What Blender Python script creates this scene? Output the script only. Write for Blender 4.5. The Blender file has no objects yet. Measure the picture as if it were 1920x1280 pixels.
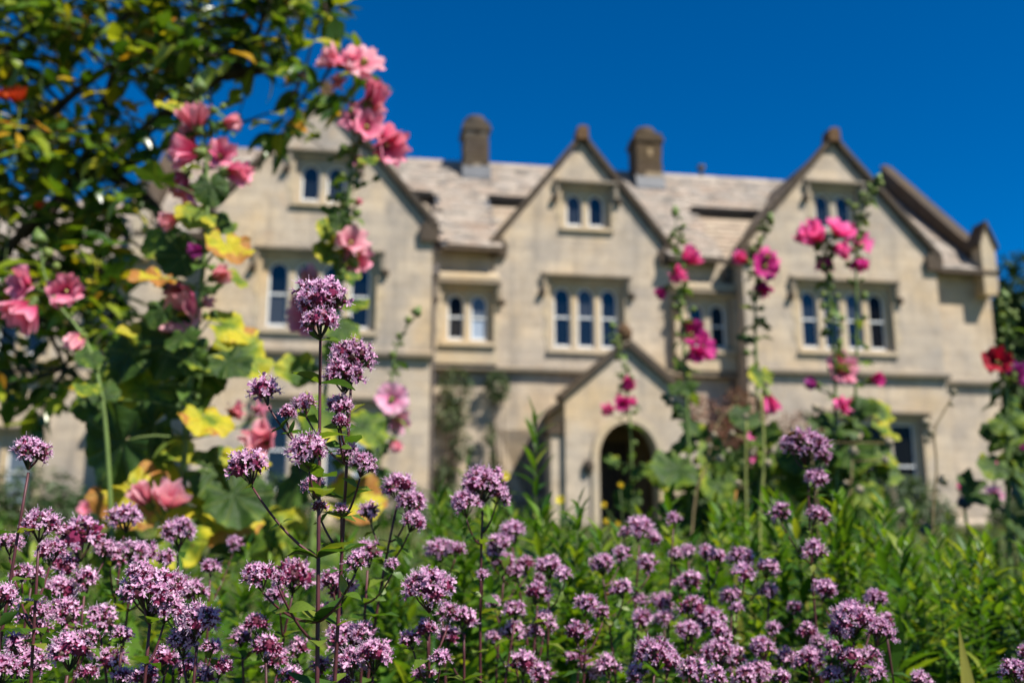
import bpy, bmesh, math, random
import numpy as np
from mathutils import Vector, Matrix, Quaternion
from mathutils.geometry import tessellate_polygon

# ------------------------------------------------------------------ camera, sky, sun, exposure
scene = bpy.context.scene
COL = scene.collection
CAM_Z, PITCH, LENS = 0.5, math.radians(12.0), 35.0
FPX = LENS / 36.0 * 1920.0                      # focal length in pixels of the 1920 px photograph
cam_d = bpy.data.cameras.new('camera')
cam_d.lens = LENS; cam_d.sensor_width = 36.0; cam_d.clip_start = 0.02; cam_d.clip_end = 3000
cam_d.dof.use_dof = True; cam_d.dof.focus_distance = 0.745; cam_d.dof.aperture_fstop = 5.8
cam_d.dof.aperture_blades = 9
cam = bpy.data.objects.new('camera', cam_d); COL.objects.link(cam)
cam.location = (0, 0, CAM_Z); cam.rotation_euler = (math.pi / 2 + PITCH, 0, 0)
scene.camera = cam

SUN_AZ, SUN_EL = math.radians(129.0), math.radians(50.0)   # from +Y clockwise: right of and behind the camera
world = bpy.data.worlds.new('World'); scene.world = world; world.use_nodes = True
wn, wl = world.node_tree.nodes, world.node_tree.links
sky_n = wn.new('ShaderNodeTexSky'); sky_n.sky_type = 'NISHITA'; sky_n.sun_disc = False
sky_n.sun_elevation = SUN_EL; sky_n.sun_rotation = SUN_AZ
sky_n.altitude = 2500; sky_n.air_density = 1.0; sky_n.dust_density = 0.0; sky_n.ozone_density = 4.0
hs = wn.new('ShaderNodeHueSaturation'); hs.inputs['Saturation'].default_value = 1.42; hs.inputs['Hue'].default_value = 0.504
hs.inputs['Value'].default_value = 1.15
wl.new(sky_n.outputs[0], hs.inputs['Color'])
wl.new(hs.outputs[0], wn['Background'].inputs['Color'])
wn['Background'].inputs['Strength'].default_value = 0.064
sun_d = bpy.data.lights.new('sun', 'SUN'); sun_d.energy = 5.0; sun_d.angle = math.radians(0.53); sun_d.color = (1.0, 0.95, 0.87)
sun = bpy.data.objects.new('sun', sun_d); COL.objects.link(sun)
SDIR = Vector((math.sin(SUN_AZ) * math.cos(SUN_EL), math.cos(SUN_AZ) * math.cos(SUN_EL), math.sin(SUN_EL)))
sun.rotation_euler = SDIR.to_track_quat('Z', 'Y').to_euler(); sun.location = (8, -6, 12)
scene.view_settings.view_transform = 'Standard'; scene.view_settings.look = 'None'
scene.view_settings.gamma = 1.0; scene.view_settings.exposure = 0.87
try:
    scene.cycles.max_bounces = 7; scene.cycles.transparent_max_bounces = 6
    scene.cycles.transmission_bounces = 4; scene.cycles.sample_clamp_indirect = 6
except Exception: pass

# ------------------------------------------------------------------ helpers
rnd = random.Random(7)
U = rnd.uniform
def ray(px, py):
    u = (px - 960) / FPX; v = -(py - 640) / FPX
    return Vector((u, math.cos(PITCH) - v * math.sin(PITCH), math.sin(PITCH) + v * math.cos(PITCH)))
def P(px, py, dist):                             # a measured spot of the photograph at its estimated distance
    d = ray(px, py); return Vector((0, 0, CAM_Z)) + d * (dist / d.y)
def ground_z(y):
    t = min(1.0, max(0.0, (y - 4.0) / 15.0)); return 0.9 * t * t * (3 - 2 * t)

class MB:
    """collects geometry for ONE mesh object"""
    def __init__(s): s.v = []; s.f = []; s.m = []; s.uv = []
    def add(s, verts, faces, mi=0, uvs=None):
        b = len(s.v); s.v.extend([tuple(p) for p in verts])
        s.uv.extend(uvs if uvs is not None else [(0.5, 0.5)] * len(verts))
        for k, f in enumerate(faces):
            s.f.append(tuple(b + i for i in f)); s.m.append(mi if isinstance(mi, int) else mi[k])
        return s
    def merge(s, o, M):
        b = len(s.v); s.v.extend([tuple(M @ Vector(p)) for p in o.v]); s.uv.extend(o.uv)
        s.f.extend([tuple(b + i for i in f) for f in o.f]); s.m.extend(o.m); return s
    def box(s, x0, x1, y0, y1, z0, z1, mi=0):
        v = [(x, y, z) for z in (z0, z1) for y in (y0, y1) for x in (x0, x1)]
        return s.add(v, [(0, 2, 3, 1), (4, 5, 7, 6), (0, 1, 5, 4), (2, 6, 7, 3), (0, 4, 6, 2), (1, 3, 7, 5)], mi)
    def prism(s, poly, axis, a, b, mi=0):        # poly of 2-D points extruded along 'y' (x,z) or 'x' (y,z)
        n = len(poly)
        def pt(p, t): return (p[0], t, p[1]) if axis == 'y' else (t, p[0], p[1])
        v = [pt(p, a) for p in poly] + [pt(p, b) for p in poly]
        return s.add(v, [tuple(range(n)), tuple(range(2 * n - 1, n - 1, -1))] + [(i, i + n, (i + 1) % n + n, (i + 1) % n) for i in range(n)], mi)
    def tube(s, pts, rad, n=6, mi=0, cap=True):
        pts = [Vector(p) for p in pts]; k = len(pts)
        if not isinstance(rad, (list, tuple)): rad = [rad] * k
        t0 = (pts[1] - pts[0]).normalized()
        ref = Vector((1, 0, 0)) if abs(t0.x) < 0.8 else Vector((0, 1, 0))
        verts = []; uv = []
        for i, p in enumerate(pts):
            t = (pts[min(i + 1, k - 1)] - pts[max(i - 1, 0)])
            t = t.normalized() if t.length > 1e-9 else t0
            a = (ref - t * ref.dot(t)); a = a.normalized() if a.length > 1e-6 else t.orthogonal().normalized()
            ref = a; b = t.cross(a)
            for j in range(n):
                w = 2 * math.pi * j / n
                verts.append(p + (a * math.cos(w) + b * math.sin(w)) * rad[i]); uv.append((j / n, i / max(1, k - 1)))
        faces = [(i * n + j, i * n + (j + 1) % n, (i + 1) * n + (j + 1) % n, (i + 1) * n + j) for i in range(k - 1) for j in range(n)]
        if cap: faces += [tuple(range(n - 1, -1, -1)), tuple(range((k - 1) * n, k * n))]
        return s.add(verts, faces, mi, uv)
    def lathe(s, prof, n=10, mi=0, M=None):
        v = []; uv = []
        for i, (r, z) in enumerate(prof):
            for j in range(n):
                w = 2 * math.pi * j / n; p = Vector((r * math.cos(w), r * math.sin(w), z))
                v.append(M @ p if M else p); uv.append((j / n, i / max(1, len(prof) - 1)))
        f = [(i * n + j, i * n + (j + 1) % n, (i + 1) * n + (j + 1) % n, (i + 1) * n + j) for i in range(len(prof) - 1) for j in range(n)]
        f += [tuple(range(n - 1, -1, -1)), tuple(range((len(prof) - 1) * n, len(prof) * n))]
        return s.add(v, f, mi, uv)
    def mesh(s, name, mats, smooth=False):
        me = bpy.data.meshes.new(name); me.from_pydata(s.v, [], s.f)
        for m in (mats if isinstance(mats, (list, tuple)) else [mats]): me.materials.append(m)
        me.polygons.foreach_set('material_index', s.m)
        if smooth: me.polygons.foreach_set('use_smooth', [True] * len(s.f))
        uvl = me.uv_layers.new(name='uv')
        li = np.empty(len(me.loops), dtype=np.int32); me.loops.foreach_get('vertex_index', li)
        uvl.data.foreach_set('uv', np.array(s.uv, dtype=np.float32)[li].ravel())
        me.update(); return me
    def build(s, name, mats, parent=None, smooth=False):
        return link(name, s.mesh(name, mats, smooth), parent)

def link(name, data, parent=None, M=None):
    o = bpy.data.objects.new(name, data); COL.objects.link(o)
    if parent: o.parent = parent
    if M is not None: o.matrix_local = M
    return o
def tag(o, label=None, cat=None, group=None, kind=None):
    if label: o['label'] = label
    if cat: o['category'] = cat
    if group: o['group'] = group
    if kind: o['kind'] = kind
    return o
def thing(name, label, cat, loc=(0, 0, 0), rz=0, group=None):
    o = bpy.data.objects.new(name, None); COL.objects.link(o); o.empty_display_size = 0.05
    o.location = loc; o.rotation_euler = (0, 0, rz); return tag(o, label, cat, group)
KIDS = {}
def copy_tree(o, parent=None):
    c = o.copy(); COL.objects.link(c)
    if parent: c.parent = parent
    for ch in KIDS.setdefault(o.name, list(o.children)): copy_tree(ch, c)
    return c
def frame(d, up=(0, 0, 1), roll=0.0):            # rotation whose Z axis is d
    z = Vector(d).normalized(); u = Vector(up); x = u.cross(z)
    if x.length < 1e-4: x = Vector((1, 0, 0)).cross(z)
    x.normalize(); y = z.cross(x)
    return Matrix((x, y, z)).transposed() @ Matrix.Rotation(roll, 3, 'Z')
def TRS(loc, R, s=1.0): return Matrix.Translation(loc) @ R.to_4x4() @ Matrix.Scale(s, 4)
def curve_pts(a, b, c=None, n=8):                # quadratic bezier a..b bent towards c
    a, b = Vector(a), Vector(b); c = Vector(c) if c is not None else (a + b) / 2
    return [a * (1 - t) ** 2 + c * 2 * t * (1 - t) + b * t * t for t in [i / n for i in range(n + 1)]]
def smooth_path(pts, n=4):                       # Catmull-Rom
    p = [Vector(q) for q in pts]; p = [p[0] * 2 - p[1]] + p + [p[-1] * 2 - p[-2]]; out = []
    for i in range(1, len(p) - 2):
        for k in range(n):
            t = k / n; out.append(0.5 * ((2 * p[i]) + (p[i + 1] - p[i - 1]) * t + (2 * p[i - 1] - 5 * p[i] + 4 * p[i + 1] - p[i + 2]) * t * t + (3 * p[i] - p[i - 1] - 3 * p[i + 1] + p[i + 2]) * t ** 3))
    out.append(p[-2]); return out

# ------------------------------------------------------------------ materials
def newmat(name):
    m = bpy.data.materials.new(name); m.use_nodes = True; nt = m.node_tree
    return m, nt, nt.nodes['Principled BSDF']
def N(nt, t, **k):
    n = nt.nodes.new(t)
    for a, b in k.items():
        if a in n.inputs: n.inputs[a].default_value = b
        else: setattr(n, a, b)
    return n
def ramp(nt, fac, stops, interp='LINEAR'):
    r = nt.nodes.new('ShaderNodeValToRGB'); r.color_ramp.interpolation = interp
    e = r.color_ramp.elements
    while len(e) > 1: e.remove(e[-1])
    e[0].position = stops[0][0]; e[0].color = (*stops[0][1], 1)
    for p, c in stops[1:]:
        q = e.new(p); q.color = (*c, 1)
    nt.links.new(fac, r.inputs[0]); return r.outputs[0]
def mth(nt, op, a, b=None, clamp=False):
    n = nt.nodes.new('ShaderNodeMath'); n.operation = op; n.use_clamp = clamp
    for i, x in enumerate((a, b)):
        if x is None: continue
        if isinstance(x, (int, float)): n.inputs[i].default_value = x
        else: nt.links.new(x, n.inputs[i])
    return n.outputs[0]
def mix(nt, fac, a, b, mode='MIX'):
    n = nt.nodes.new('ShaderNodeMix'); n.data_type = 'RGBA'; n.blend_type = mode
    for s, x in ((n.inputs[0], fac), (n.inputs[6], a), (n.inputs[7], b)):
        if isinstance(x, (int, float)): s.default_value = x
        elif isinstance(x, tuple): s.default_value = (*x, 1)
        else: nt.links.new(x, s)
    return n.outputs[2]
def noise(nt, vec, scale, detail=4, rough=0.55):
    n = N(nt, 'ShaderNodeTexNoise'); n.inputs['Scale'].default_value = scale; n.inputs['Detail'].default_value = detail
    n.inputs['Roughness'].default_value = rough
    if vec is not None: nt.links.new(vec, n.inputs['Vector'])
    return n.outputs['Fac']
def bump(nt, h, strength, dist, bsdf):
    b = nt.nodes.new('ShaderNodeBump'); b.inputs['Strength'].default_value = strength; b.inputs['Distance'].default_value = dist
    nt.links.new(h, b.inputs['Height']); nt.links.new(b.outputs[0], bsdf.inputs['Normal'])
def objrand(nt):                                  # per object + per mesh island, 0..1
    oi = nt.nodes.new('ShaderNodeObjectInfo'); g = nt.nodes.new('ShaderNodeNewGeometry')
    return mth(nt, 'FRACT', mth(nt, 'ADD', oi.outputs['Random'], g.outputs['Random Per Island']))

def stone_mat(name, base, courses=True, stain=1.0, lichen=0.5):
    m, nt, b = newmat(name); tc = nt.nodes.new('ShaderNodeTexCoord'); vec = tc.outputs['Object']
    big = noise(nt, vec, 0.55, 5, 0.6); mid = noise(nt, vec, 2.3, 5, 0.6); fine = noise(nt, vec, 24, 4, 0.6)
    dark = tuple(c * 0.55 for c in base); grey = tuple(0.78 * (0.6 * c + 0.4 * sum(base) / 3) for c in base)
    warm = (base[0] * 1.1, base[1] * 0.98, base[2] * 0.76)
    c = ramp(nt, big, [(0.3, grey), (0.5, base), (0.72, warm)])
    c = mix(nt, mth(nt, 'MULTIPLY', ramp(nt, mid, [(0.5, (0, 0, 0)), (0.75, (1, 1, 1))]), 0.55 * stain), c, dark)
    # rain streaks: noise stretched vertically
    mp = N(nt, 'ShaderNodeMapping'); mp.inputs['Scale'].default_value = (3.2, 3.2, 0.28); nt.links.new(vec, mp.inputs[0])
    st = noise(nt, mp.outputs[0], 1.0, 4, 0.65)
    c = mix(nt, mth(nt, 'MULTIPLY', ramp(nt, st, [(0.52, (0, 0, 0)), (0.72, (1, 1, 1))]), 0.5 * stain), c, tuple(x * 0.62 for x in grey))
    lich = noise(nt, vec, 1.3, 6, 0.7)
    c = mix(nt, mth(nt, 'MULTIPLY', ramp(nt, lich, [(0.6, (0, 0, 0)), (0.72, (1, 1, 1))]), lichen), c, (base[0] * 1.0, base[1] * 0.72, base[2] * 0.45))
    h = fine
    if courses:
        br = nt.nodes.new('ShaderNodeTexBrick'); sw = N(nt, 'ShaderNodeMapping')
        sx = nt.nodes.new('ShaderNodeSeparateXYZ'); cx = nt.nodes.new('ShaderNodeCombineXYZ')
        nt.links.new(vec, sx.inputs[0]); nt.links.new(mth(nt, 'ADD', sx.outputs[0], sx.outputs[1]), cx.inputs[0]); nt.links.new(sx.outputs[2], cx.inputs[1])
        nt.links.new(cx.outputs[0], br.inputs['Vector'])
        for k, v in (('Scale', 1.0), ('Mortar Size', 0.012), ('Mortar Smooth', 0.3), ('Brick Width', 0.62), ('Row Height', 0.27), ('Bias', 0.0)): br.inputs[k].default_value = v
        br.inputs['Color1'].default_value = (0.84, 0.84, 0.86, 1); br.inputs['Color2'].default_value = (1.12, 1.09, 1.05, 1); br.inputs['Mortar'].default_value = (0.86, 0.84, 0.82, 1)
        c = mix(nt, 0.85, c, br.outputs['Color'], 'MULTIPLY')
        h = mth(nt, 'ADD', mth(nt, 'MULTIPLY', fine, 0.35), mth(nt, 'MULTIPLY', br.outputs['Fac'], -1.0))
    c = mix(nt, 0.35, c, ramp(nt, fine, [(0.25, (0.55, 0.55, 0.55)), (0.75, (1.25, 1.25, 1.25))]), 'MULTIPLY')
    nt.links.new(c, b.inputs['Base Color']); b.inputs['Roughness'].default_value = 0.9; b.inputs['Specular IOR Level'].default_value = 0.2
    bump(nt, h, 0.5, 0.02, b); return m
def slate_mat(name, stops):
    m, nt, b = newmat(name); tc = nt.nodes.new('ShaderNodeTexCoord')
    c = ramp(nt, objrand(nt), stops)
    n1 = noise(nt, tc.outputs['Object'], 1.1, 5, 0.65); n2 = noise(nt, tc.outputs['Object'], 14, 4, 0.6)
    c = mix(nt, mth(nt, 'MULTIPLY', ramp(nt, n1, [(0.48, (0, 0, 0)), (0.66, (1, 1, 1))]), 0.6), c, (0.31, 0.215, 0.15))
    c = mix(nt, 0.5, c, ramp(nt, n2, [(0.3, (0.55, 0.55, 0.55)), (0.7, (1.2, 1.2, 1.2))]), 'MULTIPLY')
    nt.links.new(c, b.inputs['Base Color']); b.inputs['Roughness'].default_value = 0.92; bump(nt, n2, 0.4, 0.01, b); return m
def plain(name, col, rough=0.5, spec=0.4, var=0.0, scale=20):
    m, nt, b = newmat(name); b.inputs['Base Color'].default_value = (*col, 1); b.inputs['Roughness'].default_value = rough
    b.inputs['Specular IOR Level'].default_value = spec
    if var:
        tc = nt.nodes.new('ShaderNodeTexCoord'); n = noise(nt, tc.outputs['Object'], scale, 4)
        nt.links.new(ramp(nt, n, [(0.25, tuple(c * (1 - var) for c in col)), (0.75, tuple(min(1, c * (1 + var)) for c in col))]), b.inputs['Base Color'])
    return m
def leafy(name, stops, trans=0.35, rough=0.42, spec=0.4, tcol=None, uvn=0.0, uvs=6.0, mottle=None):
    """thin leaf or petal: reflecting plus light coming through; colour varies leaf by leaf"""
    m, nt, b = newmat(name); out = nt.nodes['Material Output']
    c = ramp(nt, objrand(nt), stops)
    uv = nt.nodes.new('ShaderNodeUVMap'); uv.uv_map = 'uv'
    if mottle is not None: c = mottle(nt, uv.outputs[0], c)
    if uvn:
        c = mix(nt, uvn, c, ramp(nt, noise(nt, uv.outputs[0], uvs, 3), [(0.3, (0.5, 0.5, 0.5)), (0.7, (1.3, 1.3, 1.3))]), 'MULTIPLY')
    nt.links.new(c, b.inputs['Base Color']); b.inputs['Roughness'].default_value = rough; b.inputs['Specular IOR Level'].default_value = spec
    t = nt.nodes.new('ShaderNodeBsdfTranslucent')
    nt.links.new(mix(nt, 1.0, c, tcol or (1.5, 1.35, 0.6), 'MULTIPLY'), t.inputs['Color'])
    s = nt.nodes.new('ShaderNodeMixShader'); s.inputs[0].default_value = trans
    nt.links.new(b.outputs[0], s.inputs[1]); nt.links.new(t.outputs[0], s.inputs[2]); nt.links.new(s.outputs[0], out.inputs['Surface'])
    return m

STONE = stone_mat('wall_stone', (0.445, 0.368, 0.278), stain=1.1, lichen=0.35)
HOODS = stone_mat('weathered_shaded_stone', (0.25, 0.205, 0.15), courses=False, stain=1.0, lichen=0.5)  # weathered tone, darkened to carry the shadow line of hoods and strings
DRESS = stone_mat('dressed_stone', (0.45, 0.36, 0.245), courses=False, stain=0.55, lichen=0.6)
COPE = stone_mat('coping_stone', (0.075, 0.056, 0.04), courses=False, stain=1.0, lichen=0.7)  # dirt plus the shade under the projecting edge, both put into the colour
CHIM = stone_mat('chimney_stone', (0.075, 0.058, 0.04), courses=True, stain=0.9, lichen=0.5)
LICHEN = plain('lichen_stone', (0.11, 0.065, 0.035), 0.95, 0.1, 0.45, 14)
SLATE = slate_mat('roof_slate', [(0.0, (0.17, 0.15, 0.125)), (0.35, (0.29, 0.25, 0.21)), (0.7, (0.37, 0.315, 0.255)), (1.0, (0.25, 0.20, 0.155))])
SLATE2 = slate_mat('gable_roof_slate', [(0.0, (0.24, 0.19, 0.14)), (0.5, (0.36, 0.29, 0.21)), (1.0, (0.30, 0.24, 0.18))])
LEAD = plain('roof_lead', (0.075, 0.08, 0.09), 0.6, 0.4, 0.2, 3)
FRAMEW = plain('painted_frame', (0.62, 0.63, 0.62), 0.45)
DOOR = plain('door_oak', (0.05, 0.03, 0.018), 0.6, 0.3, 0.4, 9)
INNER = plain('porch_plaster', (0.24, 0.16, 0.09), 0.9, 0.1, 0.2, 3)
PIPE = plain('iron_pipe', (0.09, 0.075, 0.065), 0.55)
def glass_mat(name, col, sp=0.6):
    m, nt, b = newmat(name); tc = nt.nodes.new('ShaderNodeTexCoord')
    b.inputs['Base Color'].default_value = (*col, 1); b.inputs['Roughness'].default_value = 0.06
    b.inputs['IOR'].default_value = 1.5; b.inputs['Specular IOR Level'].default_value = sp
    nt.links.new(ramp(nt, objrand(nt), [(0, tuple(c * .5 for c in col)), (.7, tuple(c * 1.2 for c in col)), (.88, tuple(c * 1.5 + .004 for c in col)), (1, tuple(c * 1.6 + .03 for c in col))]), b.inputs['Base Color'])
    bump(nt, noise(nt, tc.outputs['Object'], 2.5, 2), 0.12, 0.05, b); return m
GLASS = glass_mat('window_glass', (0.006, 0.009, 0.014))
GLASS_D = glass_mat('open_window_glass', (0.008, 0.007, 0.006), 0.12)
GLASS_C = glass_mat('curtained_glass', (0.16, 0.19, 0.23))
# ------------------------------------------------------------------ setting: ground
def make_ground():
    mb = MB(); ys = [-30, -8, -3, 0] + [0.5 * i for i in range(1, 40)] + [21, 26, 34, 48, 70, 110, 180, 300, 600, 1400]
    xs = [-1400, -500, -200, -80, -40] + [-24 + 1.5 * i for i in range(33)] + [40, 80, 200, 500, 1400]
    r = random.Random(3); v = []
    for y in ys:
        for x in xs:
            z = ground_z(y)
            if abs(x) < 30 and 0 < y < 20: z += r.uniform(-0.02, 0.02)
            v.append((x, y, z))
    n = len(xs)
    mb.add(v, [(j * n + i, j * n + i + 1, (j + 1) * n + i + 1, (j + 1) * n + i) for j in range(len(ys) - 1) for i in range(n - 1)])
    m, nt, b = newmat('garden_soil'); tc = nt.nodes.new('ShaderNodeTexCoord')
    a = noise(nt, tc.outputs['Object'], 0.7, 6, 0.6); c = noise(nt, tc.outputs['Object'], 9, 5, 0.7)
    col = ramp(nt, a, [(0.35, (0.045, 0.040, 0.02)), (0.5, (0.045, 0.075, 0.016)), (0.68, (0.085, 0.105, 0.03))])
    nt.links.new(mix(nt, 0.7, col, ramp(nt, c, [(0.3, (0.5, 0.5, 0.5)), (0.7, (1.4, 1.4, 1.4))]), 'MULTIPLY'), b.inputs['Base Color'])
    b.inputs['Roughness'].default_value = 0.95; bump(nt, c, 0.8, 0.04, b)
    tag(mb.build('ground', m), kind='structure')
make_ground()

# ------------------------------------------------------------------ the house (own frame: x along the front, y into the house, z up)
YAW = math.radians(9.0); HB = 0.9
dd = ray(1093, 500); HO = dd * (23.0 / dd.y); HO.z = 0
house = thing('manor_house', 'cream limestone manor house with three steep gables and arched windows behind the flower border', 'house', HO, YAW)
MH = Matrix.Translation(HO) @ Matrix.Rotation(YAW, 4, 'Z')
def wall_poly(mb, outer, holes, y, depth=0.26, mi=0):
    """front sheet in the plane y with real openings and reveals going back"""
    polys = [[Vector((a, b, 0)) for a, b in outer]] + [[Vector((a, b, 0)) for a, b in h] for h in holes]
    flat = [p for q in polys for p in q]
    tris = tessellate_polygon(polys)
    fs = []
    for t in tris:
        a, b, c = (flat[i] for i in t)
        fs.append(tuple(t) if (b - a).cross(c - a).z < 0 else tuple(reversed(t)))
    fs = [tuple(reversed(f)) for f in fs]
    mb.add([(p.x, y, p.y) for p in flat], fs, mi)
    for h in holes:
        n = len(h); mb.add([(a, y, b) for a, b in h] + [(a, y + depth, b) for a, b in h], [(i, (i + 1) % n, (i + 1) % n + n, i + n) for i in range(n)], mi)
def arch(x0, x1, z0, z1, n=9, point=0.0):
    """outline of a round-headed (slightly pointed) opening"""
    r = (x1 - x0) / 2; cx = (x0 + x1) / 2; zs = z1 - r * (1 + point); pts = [(x0, z0), (x1, z0)]
    for i in range(n + 1):
        a = math.pi * i / n; pts.append((cx + r * math.cos(a), zs + r * (1 + point) * math.sin(a)))
    return pts
def rect(x0, x1, z0, z1): return [(x0, z0), (x1, z0), (x1, z1), (x0, z1)]

HOLES = {}
def window(x0, x1, z0, z1, y, n, hood=True, mull=0.15, kinds=None, key=None, bar=True, jamb=0.13, arched=True):
    """n arched lights between x0..x1, sill z0, light tops z1, in the wall plane y"""
    hx0, hx1, hz0, hz1 = x0 - jamb, x1 + jamb, z0 - 0.06, z1 + 0.13
    HOLES.setdefault(key, []).append(rect(hx0, hx1, hz0, hz1))
    w = MB()
    lw = ((x1 - x0) - mull * (n - 1)) / n
    lights = [(x0 + i * (lw + mull), x0 + i * (lw + mull) + lw) for i in range(n)]
    # stone surround of the opening, splayed, set back in the reveal
    ops = [arch(a, b, z0, z1, 10, 0.15) if arched else rect(a, b, z0, z1) for a, b in lights]
    wall_poly(w, rect(hx0 + .003, hx1 - .003, hz0 + .003, hz1 - .003), ops, y + 0.13, 0.11)
    win = w.build('window', DRESS, house)
    s = MB(); s.prism([(y - 0.09, hz0 - 0.12), (y - 0.09, hz0 - 0.05), (y + 0.14, hz0 + 0.02), (y + 0.14, hz0 - 0.12)], 'x', hx0 - 0.06, hx1 + 0.06)
    s.build('sill', DRESS, win)
    # pale dressed jamb stones flush round the opening, a few mm proud
    zz = hz0; k = 0
    while zz < hz1 - 0.05:
        hh = min(0.24, hz1 - zz); ex = 0.16 if k % 2 else 0.09
        for a, b in ((hx0 - ex, hx0 - 0.002), (hx1 + 0.002, hx1 + ex)):
            j = MB(); j.box(a, b, y - 0.012, y + 0.05, zz + 0.004, zz + hh - 0.004); j.build('jamb_stone', DRESS, win)
        zz += hh; k += 1
    if hood:
        h = MB(); hz = hz1 + 0.06; a, b = hx0 - 0.17, hx1 + 0.17
        pr = [(y - 0.15, hz + 0.02), (y - 0.15, hz + 0.07), (y + 0.02, hz + 0.16), (y + 0.02, hz)]
        h.prism(pr, 'x', a, b)
        for sx in (a, b - 0.09):
            h.box(sx, sx + 0.09, y - 0.10, y + 0.02, hz - 0.34, hz - 0.001)
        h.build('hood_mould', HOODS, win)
        for sx in (a + 0.045 - 0.06, b - 0.045 + 0.06):
            st = MB(); st.lathe([(0.03, -0.09), (0.085, -0.05), (0.09, 0.01), (0.05, 0.07)], 8, 0, Matrix.Translation((sx, y - 0.07, hz - 0.40)))
            st.build('label_stop', COPE, win)
    for i, (a, b) in enumerate(lights):
        kd = (kinds or 'g' * n)[i]
        f = MB(); o = arch(a + .004, b - .004, z0 + .004, z1 - .004, 10, 0.15) if arched else rect(a + .004, b - .004, z0 + .004, z1 - .004)
        cx, cz = (a + b) / 2, (z0 + z1) / 2
        t = 0.042
        inn = arch(a + t, b - t, z0 + t + .02, z1 - t, 10, 0.15) if arched else rect(a + t, b - t, z0 + t, z1 - t)
        wall_poly(f, o, [inn], y + 0.185, 0.05)
        if bar:
            bz = z0 + (z1 - z0) * 0.5; f.box(a + t + .002, b - t - .002, y + 0.178, y + 0.23, bz - 0.02, bz + 0.02)
        fr = f.build('sash', FRAMEW, win)
        mm = {'g': GLASS, 'd': GLASS_D, 'c': GLASS_C}[kd]
        if bar:
            for q0, q1 in ((z0 + .005, bz), (bz, z1 - .004)):
                g = MB(); g.box(a + .01, b - .01, y + 0.215, y + 0.225, q0 + 0.002, q1 - 0.002); g.build('pane', mm, fr)
        else:
            g = MB(); g.box(a + .01, b - .01, y + 0.215, y + 0.225, z0 + .005, z1 - .004); g.build('pane', mm, fr)
    # dark room behind
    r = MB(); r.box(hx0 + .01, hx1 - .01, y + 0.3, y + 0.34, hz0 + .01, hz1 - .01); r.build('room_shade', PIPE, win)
    return win

YL, YR, YC = -1.4, -0.8, 0.0
GL = dict(c=-6.14, hw=2.42, foot=7.62, top=10.5, y=YL)      # left, centre and right gables
GC = dict(c=0.0, hw=2.15, foot=7.75, top=10.5, y=-0.06)
GR = dict(c=6.2, hw=2.5, foot=7.68, top=10.55, y=YR)
# windows
window(-6.62, -5.66, 8.06, 8.92, YL, 2, key='L', bar=False)
window(-7.22, -5.05, 5.22, 6.66, YL, 4, key='L', kinds='gggg')
window(-7.1, -4.85, 1.75, 3.45, YL, 4, key='L', kinds='gdgc')
window(-0.38, 0.57, 8.26, 9.08, GC['y'], 2, key='C', bar=False)
window(-0.71, 0.85, 5.25, 6.72, GC['y'], 3, key='C')
window(-1.95, -1.1, 1.85, 3.12, YC, 2, key='C0', hood=False, kinds='dg')
window(5.70, 6.64, 8.27, 9.16, YR, 2, key='R', bar=False)
window(5.17, 7.33, 5.27, 6.68, YR, 4, key='R', kinds='gggd')
window(5.75, 7.85, 1.5, 3.5, YR, 3, key='R', kinds='ddd', arched=False, hood=True)
YB = -0.28                                                   # shallow bays between the gables
window(-3.25, -2.33, 5.3, 6.38, YB, 2, key='BL', kinds='dc')
window(2.55, 3.47, 5.3, 6.38, YB, 2, key='BR', kinds='gd')
window(-13.35, -12.35, 4.9, 6.25, 1.0, 2, key='W', kinds='gg')
window(-13.55, -12.35, 1.5, 3.0, 1.0, 2, key='W', kinds='cc')
window(-15.9, -14.9, 4.9, 6.25, 1.0, 2, key='W', kinds='gg')
window(-15.9, -14.9, 1.5, 3.0, 1.0, 2, key='W', kinds='gg')

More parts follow.
